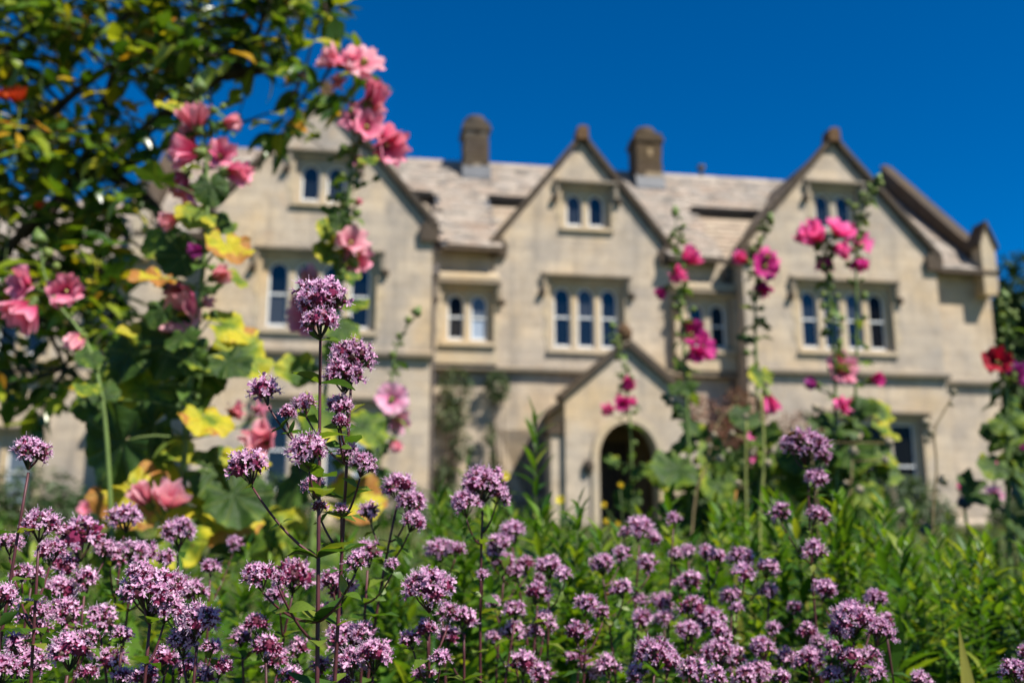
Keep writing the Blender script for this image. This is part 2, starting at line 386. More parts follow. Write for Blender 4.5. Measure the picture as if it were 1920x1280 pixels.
def gable_wall(g, key, xl, xr, back):
    mb = MB(); c, hw = g['c'], g['hw']; t = 0.10
    sl = (g['top'] - g['foot']) / hw
    fl = g['foot'] - t
    poly = [(xl, HB - 0.3), (xr, HB - 0.3), (xr, fl), (c, g['top'] - t), (xl, fl)]
    wall_poly(mb, poly, HOLES[key], g['y'])
    for x, s in ((xl, 1), (xr, -1)):
        v = [(x, g['y'], HB - 0.3), (x, back, HB - 0.3), (x, back, fl), (x, g['y'], fl)]
        mb.add(v, [(0, 3, 2, 1) if s > 0 else (0, 1, 2, 3)])
    mb.build('wall', STONE, house)
    # coping stones up both slopes, kneelers, saddle stone
    L = math.hypot(hw + 0.08, sl * (hw + 0.08)); ux, uz = 1 / math.hypot(1, sl), sl / math.hypot(1, sl)
    nst = 6
    for sgn in (-1, 1):
        for k in range(nst):
            a, b = L * k / nst + 0.004, L * (k + 1) / nst - 0.004
            cp = MB(); pts = []
            for (s_, h_) in ((a, -0.03), (b, -0.03), (b, 0.085), (a, 0.085)):
                x = c + sgn * (hw + 0.08 - s_ * ux) + sgn * h_ * uz; z = g['foot'] - 0.08 * sl - t + s_ * uz + h_ * ux + t
                if sgn > 0: x = max(x, c)
                else: x = min(x, c)
                pts.append((x, z))
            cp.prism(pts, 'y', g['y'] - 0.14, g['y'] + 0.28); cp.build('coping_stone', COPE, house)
        kx = c + sgn * (hw - 0.08); ks = MB()
        ks.prism([(kx - 0.19, g['foot'] - 0.42), (kx + 0.19, g['foot'] - 0.42), (kx + 0.22, g['foot'] - 0.12), (kx + 0.12, g['foot'] + 0.02), (kx - 0.12, g['foot'] + 0.02), (kx - 0.22, g['foot'] - 0.12)], 'y', g['y'] - 0.12, g['y'] + 0.26)
        ks.build('kneeler', COPE, house)
    sd = MB(); z = g['top'] + 0.02
    sd.prism([(c - 0.15, z - 0.12), (c + 0.15, z - 0.12), (c + 0.14, z + 0.04), (c + 0.13, z + 0.2), (c + 0.02, z + 0.24), (c - 0.12, z + 0.2), (c - 0.15, z + 0.04)], 'y', g['y'] - 0.19, g['y'] + 0.22)
    sd.build('saddle_stone', LICHEN, house)
gable_wall(GL, 'L', -8.56, -3.72, 0.6)
gable_wall(GC, 'C', -2.15, 2.15, 0.3)
gable_wall(GR, 'R', 3.70, 8.70, 0.6)

mb = MB()                                                    # recessed lengths of wall between and beside the gables
wall_poly(mb, [(-3.72, HB - .3), (-2.15, HB - .3), (-2.15, 7.5), (-3.72, 7.5)], [], YC)
wall_poly(mb, [(2.15, HB - .3), (3.70, HB - .3), (3.70, 7.5), (2.15, 7.5)], [], YC)
wall_poly(mb, [(-10.3, HB - .3), (-8.56, HB - .3), (-8.56, 7.5), (-10.3, 7.5)], [], YC)
wall_poly(mb, [(8.70, HB - .3), (10.66, HB - .3), (10.66, 7.5), (8.70, 7.5)], [], YC)
mb.add([(10.66, 0, HB - .3), (10.66, 8, HB - .3), (10.66, 8, 7.5), (10.66, 4, 11.3), (10.66, 0, 7.5)], [(0, 1, 2, 3, 4)])
mb.add([(-10.3, 0, HB - .3), (-10.3, 8, HB - .3), (-10.3, 8, 7.5), (-10.3, 4, 11.3), (-10.3, 0, 7.5)], [(4, 3, 2, 1, 0)])
mb.add([(-10.3, 8, HB - .3), (10.66, 8, HB - .3), (10.66, 8, 7.5), (-10.3, 8, 7.5)], [(3, 2, 1, 0)])
mb.build('wall', STONE, house)
for key, x0, x1 in (('BL', -3.62, -2.1), ('BR', 2.16, 3.66)):
    b = MB(); wall_poly(b, rect(x0, x1, 4.72, 6.72), HOLES[key], YB)
    for x, s in ((x0, 1), (x1, -1)): b.add([(x, YB, 4.72), (x, YC, 4.72), (x, YC, 6.72), (x, YB, 6.72)], [(0, 3, 2, 1) if s > 0 else (0, 1, 2, 3)])
    b.build('bay_wall', DRESS, house)
    b = MB(); b.prism([(YB - 0.1, 6.70), (YB - 0.1, 6.78), (YC, 6.98), (YC, 6.70)], 'x', x0 - 0.03, x1 + 0.03); b.build('bay_cornice', DRESS, house)
mb = MB(); wall_poly(mb, [(-18, HB - .3), (-10.3, HB - .3), (-10.3, 7.0), (-18, 7.0)], HOLES['W'], 1.0); mb.build('wall', STONE, house)
mb = MB(); wall_poly(mb, rect(-2.145, -1.0, 0.7, 4.5), HOLES['C0'], YC - 0.07); mb.build('wall', STONE, house)

# string courses
def string(x0, x1, y, z=4.60):
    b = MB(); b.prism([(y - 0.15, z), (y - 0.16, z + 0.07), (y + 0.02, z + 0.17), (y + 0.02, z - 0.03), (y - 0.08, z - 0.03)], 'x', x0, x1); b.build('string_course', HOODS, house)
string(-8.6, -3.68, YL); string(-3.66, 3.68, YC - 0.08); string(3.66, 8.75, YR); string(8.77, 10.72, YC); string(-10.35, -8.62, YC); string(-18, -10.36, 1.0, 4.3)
for x0, x1, y in ((-8.6, -3.68, YL), (3.66, 8.75, YR), (8.77, 10.72, YC), (-10.35, -8.62, YC), (-3.6, -1.4, YC - 0.07)):
    b = MB(); b.prism([(y - 0.09, HB - 0.2), (y - 0.09, HB + 0.32), (y + 0.01, HB + 0.42), (y + 0.01, HB - 0.2)], 'x', x0, x1); b.build('plinth', STONE, house)

# roofs: a deck with separate overlapping slates laid in courses
def slates(name, org, ux, us, length, slope, inside, mat, ch=0.21, wmin=0.2, wmax=0.36, seed=1, lift=0.03):
    """org: point at the eave start; ux along the course, us up the slope (unit vectors)"""
    r = random.Random(seed); ux, us = Vector(ux), Vector(us); nn = ux.cross(us).normalized(); mb = MB(); s = 0.0
    org = Vector(org)
    while s < slope:
        x = -r.uniform(0, 0.3)
        while x < length:
            w = r.uniform(wmin, wmax); a, b = max(x, 0) + 0.004, min(x + w, length) - 0.004; x += w
            if b - a < 0.05: continue
            mx = (a + b) / 2
            if not inside(mx, s + ch * 0.4): continue
            h0 = lift + 0.028 + r.uniform(-0.006, 0.012); s0 = s - r.uniform(0, 0.02); s1 = min(s + ch * 1.25, slope + 0.02)
            q = [org + ux * X + us * S + nn * H for X, S, H in ((a, s0, h0 - .022), (b, s0, h0 - .022), (b, s1, lift - .012), (a, s1, lift - .012), (a, s0, h0), (b, s0, h0), (b, s1, lift + .01), (a, s1, lift + .01))]
            mb.add(q, [(4, 5, 6, 7), (0, 1, 5, 4), (0, 4, 7, 3), (1, 2, 6, 5)])
        s += ch
    return tag(mb.build(name, mat, house), kind='stuff')
RIDGE_Y, RIDGE_Z = 4.0, 11.25
ks = (RIDGE_Z - 7.48) / (RIDGE_Y + 0.32); ln = math.hypot(1, ks); SL = (RIDGE_Y + 0.32) * ln
def deck_strip(mb, x0, x1, s0, s1):
    p = lambda x, s, h: (x, -0.32 + s / ln - h * ks / ln, 7.48 + s * ks / ln + h / ln)
    v = [p(x, s, h) for h in (-0.10, 0.0) for s in (s0, s1) for x in (x0, x1)]
    mb.add(v, [(0, 2, 3, 1), (4, 5, 7, 6), (0, 1, 5, 4), (2, 6, 7, 3), (0, 4, 6, 2), (1, 3, 7, 5)])
strips = [(-3.42, -2.02), (2.02, 3.44), (8.95, 10.62), (-10.25, -8.75)]
NOTCH = 3.35
d = MB()
for a, b in strips: deck_strip(d, a, b, 0, NOTCH)
deck_strip(d, -10.25, 10.62, NOTCH + .003, SL)
d.add([(-10.25, 4, RIDGE_Z), (10.62, 4, RIDGE_Z), (10.62, 8.3, 7.48), (-10.25, 8.3, 7.48)], [(0, 1, 2, 3)])
for a, b in ((-9.5, -2.2), (-2.2, 2.2), (2.2, 9.8)):
    p = lambda x, s, h: (x, -0.32 + s / ln - h * ks / ln, 7.48 + s * ks / ln + h / ln)
    d.add([p(a, .4, -.3), p(b, .4, -.3), p(b, NOTCH + .5, -.3), p(a, NOTCH + .5, -.3)], [(0, 1, 2, 3)])
roof = d.build('roof', LEAD, house)
def in_main(x, s):
    X = x - 10.25
    return s > NOTCH - 0.1 or any(a < X < b for a, b in strips)
sl_ = slates('slates', (-10.25, -0.32, 7.48), (1, 0, 0), (0, 1 / ln, ks / ln), 20.87, SL, in_main, SLATE, seed=4); sl_.parent = roof
lo = slates('lower_slates', (-9.5, -0.32 + .3 * ks / ln, 7.48 - .3 / ln), (1, 0, 0), (0, 1 / ln, ks / ln), 19.3, NOTCH + .3, lambda x, s: s > 0.6, SLATE2, seed=8, ch=0.3); lo.parent = roof
for i in range(26):                                          # ridge tiles
    b = MB(); x = -10.25 + i * 0.8027; b.prism([(3.78, RIDGE_Z - 0.1), (4.0, RIDGE_Z + 0.12), (4.22, RIDGE_Z - 0.1)], 'x', x + .004, x + .795); b.build('ridge_tile', SLATE, roof)
for gi, (g, yb) in enumerate(((GL, 2.9), (GC, 2.9), (GR, 2.9))):   # cross roofs behind the gables
    c, hw = g['c'], g['hw'] + 0.05; rise = g['top'] - g['foot']; k = rise / g['hw']; l2 = math.hypot(1, k)
    d = MB(); z0 = g['top'] - 0.16
    for s in (-1, 1):
        e = (c + s * hw, z0 - k * hw)
        v = [(c, g['y'] + .1, z0), (e[0], g['y'] + .1, e[1]), (e[0], yb, e[1]), (c, yb, z0)]
        d.add(v, [(0, 1, 2, 3) if s < 0 else (3, 2, 1, 0)])
    cr = d.build('gable_roof', LEAD, house)
    for s in (-1, 1):
        org = (c + s * hw, g['y'] + .28 if s > 0 else yb, z0 - k * hw); u = (0, 1, 0) if s > 0 else (0, -1, 0)
        q = slates('slates', org, u, (-s / l2, 0, k / l2), yb - g['y'] - .28, hw * l2, lambda x, t: True, SLATE2, seed=20 + gi * 2 + s, ch=0.26, lift=0.02); q.parent = cr
    b = MB(); b.tube([(c, g['y'] + .25, z0 + .02), (c, yb, z0 + .02)], 0.09, 6); b.build('ridge_roll', SLATE2, cr)
d = MB(); d.add([(-18, 0.7, 7.0), (-10.4, 0.7, 7.0), (-10.4, 4, 9.6), (-18, 4, 9.6)], [(0, 1, 2, 3)]); d.add([(-18, .7, 6.9), (-10.4, .7, 6.9), (-10.4, .7, 7.0), (-18, .7, 7.0)], [(0, 1, 2, 3)]); d.build('wing_roof', SLATE, house)
# eaves gutters over the recesses
for a, b_ in strips:
    g = MB(); g.prism([(-0.44, 7.36), (-0.44, 7.47), (-0.31, 7.47), (-0.31, 7.36)], 'x', a, b_); g.build('gutter', COPE, house)

# end parapets with gablet kneelers
for X, s in ((10.42, 1), (-10.12, -1)):
    n = 8
    for i in range(n):
        b = MB(); ya, yb = -0.2 + 4.2 * i / n, -0.2 + 4.2 * (i + 1) / n; za, zb = 7.62 + (ya + .2) * 0.95, 7.62 + (yb + .2) * 0.95
        b.prism([(ya + .003, za - 0.4), (yb - .003, zb - 0.4), (yb - .003, zb + 0.42), (ya + .003, za + 0.42)], 'x', X - 0.16, X + 0.2); b.build('parapet_coping', COPE, house)
    b = MB(); b.prism([(X - 0.18, 6.85), (X + 0.16, 6.85), (X + 0.2, 7.1), (X + 0.2, 8.05), (X + 0.01, 8.6), (X - 0.18, 8.15)], 'y', -0.42, -0.02); b.build('kneeler', DRESS, house)
    b = MB(); b.prism([(X - 0.25, 8.1), (X + 0.01, 8.66), (X + 0.27, 8.02), (X + 0.27, 8.14), (X + 0.01, 8.8), (X - 0.25, 8.22)], 'y', -0.48, 0.1); b.build('gablet_coping', COPE, house)
    b = MB(); b.lathe([(0.2, 0), (0.22, .2), (0.12, .35), (0.16, .45), (0.05, .62)], 8, 0, Matrix.Translation((X, 3.98, 11.6)) @ Matrix.Scale(.75, 4)); b.build('finial', LICHEN, house)

# chimneys
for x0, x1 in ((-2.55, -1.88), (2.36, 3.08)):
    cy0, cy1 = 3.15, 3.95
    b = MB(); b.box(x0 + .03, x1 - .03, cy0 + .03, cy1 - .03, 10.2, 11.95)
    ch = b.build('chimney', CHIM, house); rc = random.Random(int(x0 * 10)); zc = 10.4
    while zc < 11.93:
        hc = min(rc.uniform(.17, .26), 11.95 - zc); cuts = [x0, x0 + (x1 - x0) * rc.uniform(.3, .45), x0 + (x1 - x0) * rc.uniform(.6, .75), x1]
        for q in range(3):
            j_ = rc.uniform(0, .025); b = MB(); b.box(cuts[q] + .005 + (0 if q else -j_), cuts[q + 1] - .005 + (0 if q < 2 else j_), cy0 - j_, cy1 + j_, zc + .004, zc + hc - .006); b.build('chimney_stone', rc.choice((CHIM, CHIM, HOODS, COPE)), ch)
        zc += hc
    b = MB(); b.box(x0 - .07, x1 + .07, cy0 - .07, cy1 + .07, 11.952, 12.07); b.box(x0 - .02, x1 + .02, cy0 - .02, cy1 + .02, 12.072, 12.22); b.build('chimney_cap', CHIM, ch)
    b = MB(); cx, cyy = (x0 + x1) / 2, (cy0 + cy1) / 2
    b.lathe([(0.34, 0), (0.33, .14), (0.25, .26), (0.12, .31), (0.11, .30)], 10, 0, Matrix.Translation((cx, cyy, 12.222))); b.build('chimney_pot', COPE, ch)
    b = MB(); b.prism([(cy0 - .12, 10.2), (cy0 - .12, 10.55), (cy0, 10.95), (cy0, 10.2)], 'x', x0 - .06, x1 + .06); b.build('flashing', LEAD, ch)
b = MB(); b.lathe([(0.06, 0), (0.06, .2), (0.13, .22), (0.13, .3), (0.02, .36)], 8, 0, Matrix.Translation((4.55, 3.98, RIDGE_Z + .1))); b.build('vent', PIPE, roof)

# porch
PX0, PX1, PC, PY = -0.95, 1.73, 0.40, -2.2
pw = MB(); ao = arch(-0.24, 1.04, HB - 0.2, 3.2, 14, 0.18)
PA = 4.86; PE = 3.72
wall_poly(pw, [(PX0, HB - .3), (PX1, HB - .3), (PX1, PE), (PC - 0.01, PA), (PX0, PE)], [ao], PY, 0.42)
pw.add([(PX0, PY, HB - .3), (PX0, -0.05, HB - .3), (PX0, -0.05, PE), (PX0, PY, PE)], [(0, 3, 2, 1)])
pw.add([(PX1, PY, HB - .3), (PX1, -0.05, HB - .3), (PX1, -0.05, PE), (PX1, PY, PE)], [(0, 1, 2, 3)])
porch = pw.build('porch', STONE, house)
ar = MB(); o2 = arch(-0.40, 1.20, HB - 0.2, 3.37, 14, 0.18); o1 = arch(-0.243, 1.043, HB - 0.2, 3.203, 14, 0.18)
n = len(o1)
ar.add([(x, PY - 0.05, z) for x, z in o2] + [(x, PY - 0.05, z) for x, z in o1] + [(x, PY + 0.01, z) for x, z in o2] + [(x, PY + .03, z) for x, z in o1],
       [(i, i + 1, n + i + 1, n + i) for i in range(1, n - 1)] + [(n - 1, 0, n, 2 * n - 1)] + [(i + 1, i, 2 * n + i, 2 * n + i + 1) for i in range(1, n - 1)] + [(n + i, n + i + 1, 3 * n + i + 1, 3 * n + i) for i in range(1, n - 1)])
ar.build('arch_moulding', DRESS, porch)
for sx in (-0.47, 1.27):
    st = MB(); st.lathe([(0.04, -0.14), (0.11, -0.06), (0.12, 0.06), (0.07, 0.14)], 8, 0, Matrix.Translation((sx, PY - 0.04, 2.25))); st.build('label_stop', COPE, porch)
for s in (-1, 1):
    hw = (PX1 - PX0) / 2 + 0.1; k = (PA - PE) / ((PX1 - PX0) / 2); l2 = math.hypot(1, k); L = hw * l2
    for i in range(4):
        a, b = L * i / 4 + .004, L * (i + 1) / 4 - .004; pts = []
        for s_, h_ in ((a, -0.02), (b, -0.02), (b, .13), (a, .13)):
            x = PC + s * (hw - s_ / l2 + h_ * k / l2); x = max(x, PC) if s > 0 else min(x, PC)
            pts.append((x, PA - k * hw + s_ * k / l2 + h_ / l2))
        c_ = MB(); c_.prism(pts, 'y', PY - 0.13, PY + 0.3); c_.build('coping_stone', COPE, porch)
    d = MB(); e = (PC + s * (hw + .05), PA - 0.1 - k * (hw + .05)); d.add([(PC, PY + .2, PA - .1), (e[0], PY + .2, e[1]), (e[0], -.06, e[1]), (PC, -.06, PA - .1)], [(0, 1, 2, 3) if s < 0 else (3, 2, 1, 0)])
    d.build('porch_roof', SLATE2, porch)
    bt = MB(); bx = PX0 - .28 if s < 0 else PX1 + .002
    bt.prism([(bx, HB - .3), (bx + .278, HB - .3), (bx + .278, 2.95), (bx + (.278 if s < 0 else 0), 3.25), (bx, 2.95)], 'y', PY + 0.12, PY + .62); bt.build('buttress', STONE, porch)
    bt = MB(); bt.prism([(bx - .05, 2.93), (bx + .33, 2.93), (bx + .33, 3.03), (bx + (.33 if s < 0 else -.05), 3.3), (bx - .05, 3.03)], 'y', PY + 0.06, PY + .68); bt.build('buttress_cap', COPE, porch)
b = MB(); b.lathe([(0.12, 0), (0.17, .1), (0.17, .22), (0.06, .36)], 8, 0, Matrix.Translation((PC, PY + .08, PA + .12))); b.build('saddle_stone', LICHEN, porch)
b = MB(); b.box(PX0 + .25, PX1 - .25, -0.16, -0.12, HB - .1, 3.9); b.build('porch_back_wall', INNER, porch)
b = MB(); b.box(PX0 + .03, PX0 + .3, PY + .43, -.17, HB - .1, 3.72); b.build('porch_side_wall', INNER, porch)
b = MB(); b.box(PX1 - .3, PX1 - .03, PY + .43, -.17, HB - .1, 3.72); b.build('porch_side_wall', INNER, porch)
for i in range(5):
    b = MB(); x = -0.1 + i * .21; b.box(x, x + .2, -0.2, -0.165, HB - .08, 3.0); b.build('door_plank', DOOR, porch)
# rainwater pipes in the corners
for x, y, z1 in ((3.58, -0.12, 7.3), (-3.60, -0.38, 7.0)):
    b = MB(); b.tube([(x, y, HB - .1), (x, y, z1)], 0.045, 8); dp = b.build('drainpipe', PIPE, house)
    b = MB(); b.box(x - .12, x + .12, y - .1, y + .1, z1 - .28, z1); b.build('hopper', PIPE, dp)
# ------------------------------------------------------------------ marjoram
LILAC = leafy('marjoram_corolla', [(0, (0.40, 0.155, 0.30)), (0.5, (0.56, 0.285, 0.45)), (1, (0.76, 0.49, 0.64))], 0.25, 0.55, 0.2, (1.1, 0.9, 1.1))
CALYX = leafy('marjoram_calyx', [(0, (0.10, 0.008, 0.035)), (0.6, (0.18, 0.015, 0.06)), (1, (0.07, 0.02, 0.022))], 0.12, 0.5, 0.3, (1.3, 0.7, 0.8))
STAMEN = plain('marjoram_stamen', (0.70, 0.52, 0.66), 0.5, 0.2)
BRACT = leafy('marjoram_bract', [(0, (0.045, 0.03, 0.018)), (0.5, (0.05, 0.055, 0.02)), (1, (0.09, 0.02, 0.035))], 0.25, 0.5, 0.3)
MSTEM = plain('marjoram_stem', (0.075, 0.02, 0.024), 0.5, 0.35, 0.45, 60)
MLEAF = leafy('marjoram_leaf', [(0, (0.035, 0.09, 0.012)), (0.45, (0.07, 0.15, 0.018)), (0.8, (0.14, 0.21, 0.025)), (1, (0.20, 0.22, 0.03))], 0.42, 0.45, 0.35, (1.5, 1.45, 0.5), 0.35, 9)
MATS_F = [CALYX, LILAC, STAMEN, BRACT]

def leaf_shape(L, W, fold=0.25, droop=0.15, n=4, tip=1.0, wave=0.0, r=None):
    """blade along +Y with a midrib fold; returns an MB"""
    mb = MB(); v = []; uv = []
    for i in range(n + 1):
        t = i / n; w = W * 0.5 * (math.sin(math.pi * min(1, t * 0.96 + 0.04) ** (0.8 / tip)) + 0.02) if i < n else 0.0004
        y = L * t * (1 - 0.08 * t); z = -droop * L * t * t
        dz = fold * w + (wave * w * math.sin(t * 14) if r is None else r.uniform(-wave, wave) * w)
        v += [(-w, y, z + dz), (0, y, z), (w, y, z + fold * w + wave * w * math.sin(t * 11 + 1))]; uv += [(0, t), (0.5, t), (1, t)]
    f = []
    for i in range(n): a = i * 3; f += [(a, a + 1, a + 4, a + 3), (a + 1, a + 2, a + 5, a + 4)]
    return mb.add(v, f, 0, uv)

def floret(seed):
    r = random.Random(seed); mb = MB(); mm = 0.001
    mb.lathe([(0.7 * mm, 0), (1.25 * mm, 1.2 * mm), (1.3 * mm, 3.0 * mm)], 5, 0)
    mb.lathe([(0.8 * mm, 2.9 * mm), (1.0 * mm, 4.2 * mm), (1.5 * mm, 5.4 * mm)], 5, 1)
    for k, (a, L, W) in enumerate(((90, 2.6, 2.9), (200, 2.5, 2.0), (270, 3.2, 2.3), (340, 2.5, 2.0))):
        a = math.radians(a + r.uniform(-10, 10)); ca, sa = math.cos(a), math.sin(a); L *= r.uniform(0.85, 1.15)
        up = 0.9 if k == 0 else r.uniform(0.1, 0.5)
        def q(s, w, z): return ((ca * s - sa * w) * mm, (sa * s + ca * w) * mm, z * mm)
        v = [q(1.0, -W * .3, 5.0), q(1.0, W * .3, 5.0), q(1.0 + L * .6, -W * .5, 5.3 + up * L * .6), q(1.0 + L * .6, W * .5, 5.3 + up * L * .6),
             q(1.0 + L, -W * .28, 5.1 + up * L * .7), q(1.0 + L, W * .28, 5.1 + up * L * .7), q(1.0 + L * .6, 0, 4.9 + up * L * .6)]
        mb.add(v, [(0, 1, 6), (0, 6, 2), (1, 3, 6), (2, 6, 4), (6, 3, 5), (4, 6, 5)], 1)
    for k in range(4):
        a = r.uniform(0, 6.28); t = r.uniform(0.2, 0.6); L = r.uniform(6.5, 9.5)
        p0 = Vector((0.5 * math.cos(a), .5 * math.sin(a), 4.5)) * mm; p1 = Vector((math.cos(a) * t * L * .8, math.sin(a) * t * L * .8, L)) * mm
        mb.tube([p0, p1], [0.13 * mm, 0.11 * mm], 3, 2, False)
        mb.lathe([(0.1 * mm, -.25 * mm), (.33 * mm, 0), (.1 * mm, .25 * mm)], 4, 2, Matrix.Translation(p1))
    return mb
def budlet(seed):
    r = random.Random(seed); mb = MB(); mm = 0.001
    mb.lathe([(0.7 * mm, 0), (1.3 * mm, 1.3 * mm), (1.25 * mm, 2.8 * mm), (0.5 * mm, 3.9 * mm)], 5, 0)
    mb.lathe([(0.6 * mm, 3.2 * mm), (0.8 * mm, 4.2 * mm), (.2 * mm, 5 * mm)], 4, 1); return mb
def bractlet():
    mb = leaf_shape(0.0055, 0.0034, 0.3, -0.15, 2); mb.m = [3] * len(mb.m); return mb
FLORETS = [floret(i) for i in range(5)]; BUDS = [budlet(i) for i in range(2)]; BR = bractlet()

def head_layout(seed, R, nclump, squash=0.75, per=9, crad=0.0062, low=1.75):
    """florets, closed calyces and bracts of one flower head: small clumps set on a dome"""
    r = random.Random(seed); fl = []; body = MB(); base = Vector((0, 0, -R * 0.9 - 0.006))
    for i in range(nclump):
        th = math.acos(1 - (1 - math.cos(low)) * (i + 0.5) / nclump); ph = i * 2.39996 + r.uniform(-.35, .35)
        d = Vector((math.sin(th) * math.cos(ph), math.sin(th) * math.sin(ph), math.cos(th)))
        c = Vector((d.x * R, d.y * R, d.z * R * squash)) * r.uniform(0.8, 1.12)
        cr = crad * r.uniform(0.8, 1.2)
        body.tube([base, base.lerp(c, .6) + Vector((0, 0, -.002)), c], [0.0009, 0.0007, 0.0009], 4, 3, False)
        ax = (d + Vector((0, 0, 0.55))).normalized(); A = frame(ax)
        body.lathe([(0.001, -.8 * cr), (cr * .75, -.25 * cr), (cr * .72, .35 * cr), (cr * .3, .75 * cr)], 6, 0 if r.random() < .55 else 3, TRS(c, A))
        n = max(4, int(per * r.uniform(.75, 1.25)))
        for k in range(n):
            t2 = math.acos(1 - 1.15 * (k + .5) / n); p2 = k * 2.39996 + r.uniform(0, .7)
            e = A @ Vector((math.sin(t2) * math.cos(p2), math.sin(t2) * math.sin(p2), math.cos(t2)))
            loc = c + e * cr * 0.55; e2 = (e + Vector((r.uniform(-.25, .25), r.uniform(-.25, .25), r.uniform(-.05, .3)))).normalized()
            fl.append((TRS(loc, frame(e2, roll=r.uniform(0, 6.28)), r.uniform(.78, 1.12)), r.randrange(5), r.random()))
        for k in range(7):
            p2 = r.uniform(0, 6.28); t2 = r.uniform(.9, 2.3)
            e = A @ Vector((math.sin(t2) * math.cos(p2), math.sin(t2) * math.sin(p2), math.cos(t2)))
            body.merge(BR if r.random() < .55 else BUDS[k % 2], TRS(c + e * cr * .5, frame(e, roll=r.uniform(0, 6.28)) @ (Matrix.Rotation(-1.2, 3, 'X') if False else Matrix.Identity(3)), r.uniform(.8, 1.3)))
    return fl, body
def baked_head(name, seed, R, nclump, per=9, budp=0.27, **k):
    fl, body = head_layout(seed, R, nclump, per=per, **k); r = random.Random(seed)
    for M, i, q in fl:
        body.merge(BUDS[i % 2] if q < budp else FLORETS[i], M)
    return body.mesh(name, MATS_F)
# mesh, its width in metres
HEADS = {'s': [(baked_head('flower_head', 31 + i, 0.0055, 4, 9), 0.031) for i in range(3)],
         'm': [(baked_head('flower_head', 51 + i, 0.0105, 9, 9), 0.043) for i in range(3)],
         'l': [(baked_head('flower_head', 71 + i, 0.0150, 15, 8), 0.053) for i in range(3)],
         'b': [(baked_head('flower_head', 91 + i, 0.0075, 6, 9, budp=0.75), 0.03) for i in range(2)]}
FLM = [f.mesh('flower', MATS_F) for f in FLORETS]; BDM = [f.mesh('bud', MATS_F) for f in BUDS]
MLV = [leaf_shape(0.016, 0.0098, f, d, 4).mesh('leaf', MLEAF, True) for f, d in ((.3, .2), (.5, .05), (.15, .5), (.35, -.2))]
MLVB = [leaf_shape(0.016, 0.0098, f, d, 2) for f, d in ((.3, .2), (.5, .05), (.15, .5))]

def place_leaf_pair(parent, p, t, r, size, sep=True, mb=None, ang=None):
    """two opposite leaves at the node p of a stem running along t"""
    a0 = r.uniform(0, 6.28) if ang is None else ang; t = Vector(t).normalized(); o = t.orthogonal().normalized(); q = t.cross(o)
    for s in (0, math.pi):
        a = a0 + s; out = (o * math.cos(a) + q * math.sin(a) + t * r.uniform(0.1, 0.7)).normalized()
        z = (t - out * t.dot(out)).normalized(); x = out.cross(z); R = Matrix((x, out, z)).transposed()
        sc = size * r.uniform(.75, 1.2) / 0.016
        if sep: link('leaf', MLV[r.randrange(4)], parent, TRS(p, R, sc))
        else: mb.merge(MLVB[r.randrange(3)], TRS(p, R, sc))

def marjoram(label, heads, seed, group=None, base=None, hero=False, bend=0.0, nodes=0.035, leaf=0.021, lowest=0.0, name='marjoram'):
    """heads: world points (top first) with (kind, width, tilt); one upright purple stem with side shoots"""
    r = random.Random(seed); top = heads[0][0]
    if base is None: base = Vector((top.x + r.uniform(-.05, .05), top.y + r.uniform(-.02, .08), ground_z(top.y)))
    root = thing(name, label, 'marjoram', base, 0, group)
    loc = lambda p: Vector(p) - base
    tb = loc(top); mid = Vector((tb.x * .35 + bend, tb.y * .5, tb.z * .55))
    path = curve_pts((0, 0, 0), tb - Vector((0, 0, heads[0][2] * .42)), mid, 14)
    st = MB(); st.tube(path, [0.0024 - 0.0013 * i / 14 for i in range(15)], 6)
    fol = MB()
    def node_leaves(pth, step, size, z0):
        acc = 0; k = 0
        for i in range(1, len(pth)):
            acc += (pth[i] - pth[i - 1]).length
            if acc > step and pth[i].z > z0:
                acc = 0; k += 1; place_leaf_pair(root, pth[i], pth[i] - pth[i - 1], r, size * r.uniform(.8, 1.2), hero, fol, k * 1.57 + .4)
    fine = smooth_path(path, 3)
    node_leaves(fine[:-4], nodes, leaf, lowest)
    for hi, (p, kind, w, tilt) in enumerate(heads):
        q = loc(p); L = list(HEADS[kind]); me, mw = L[r.randrange(len(L))]
        d = Vector((tilt[0], tilt[1], 1)).normalized(); sc = w / mw
        if hi:
            # side shoot leaves the main stem lower down
            drop = max(.03, 1.1 * abs(q.x - tb.x)) + r.uniform(0, .014); zj = max(0.05, q.z - drop)
            j = min(fine, key=lambda v: abs(v.z - zj)); e = q - d * w * .4
            bp = curve_pts(j, e, j.lerp(e, .45) + Vector((0, 0, -.012)) + (e - j) * .05, 7)
            st.tube(bp, [0.0012 - 0.0004 * k / 7 for k in range(8)], 5)
            place_leaf_pair(root, j, (0, 0, 1), r, leaf * 1.1, hero, fol); node_leaves(bp, nodes * .8, leaf * .6, lowest)
        if hero and kind in 'slm' and hi < hero:
            R, nc = {'s': (0.0055, 4), 'm': (0.0105, 9), 'l': (0.0150, 13)}[kind]
            fl, body = head_layout(900 + seed * 7 + hi, R, nc, per=7)
            for M, i, qq in fl:                         # closed buds stay in the body of the head
                if qq < .12: body.merge(BUDS[i % 2], M)
            h = link('flower_head', body.mesh('flower_head', MATS_F), root, TRS(q, frame(d, (0, 1, 0)), sc))
            for M, i, qq in fl:
                if qq >= .12: link('flower', FLM[i], h, M)
        else:
            h = link('flower_head', me, root, TRS(q, frame(d, (0, 1, 0), r.uniform(0, 6.28)), sc))
    st.build('stem', MSTEM, root, True)
    if not hero: tag(fol.build('foliage', MLEAF, root, True), kind='stuff')
    return root
def H(px, py, wpx, dist, kind=None, tilt=(0, 0)):
    w = 1.13 * wpx * dist / FPX
    return (P(px, py, dist), kind or ('s' if w < .034 else 'm' if w < .05 else 'l'), w, tilt)

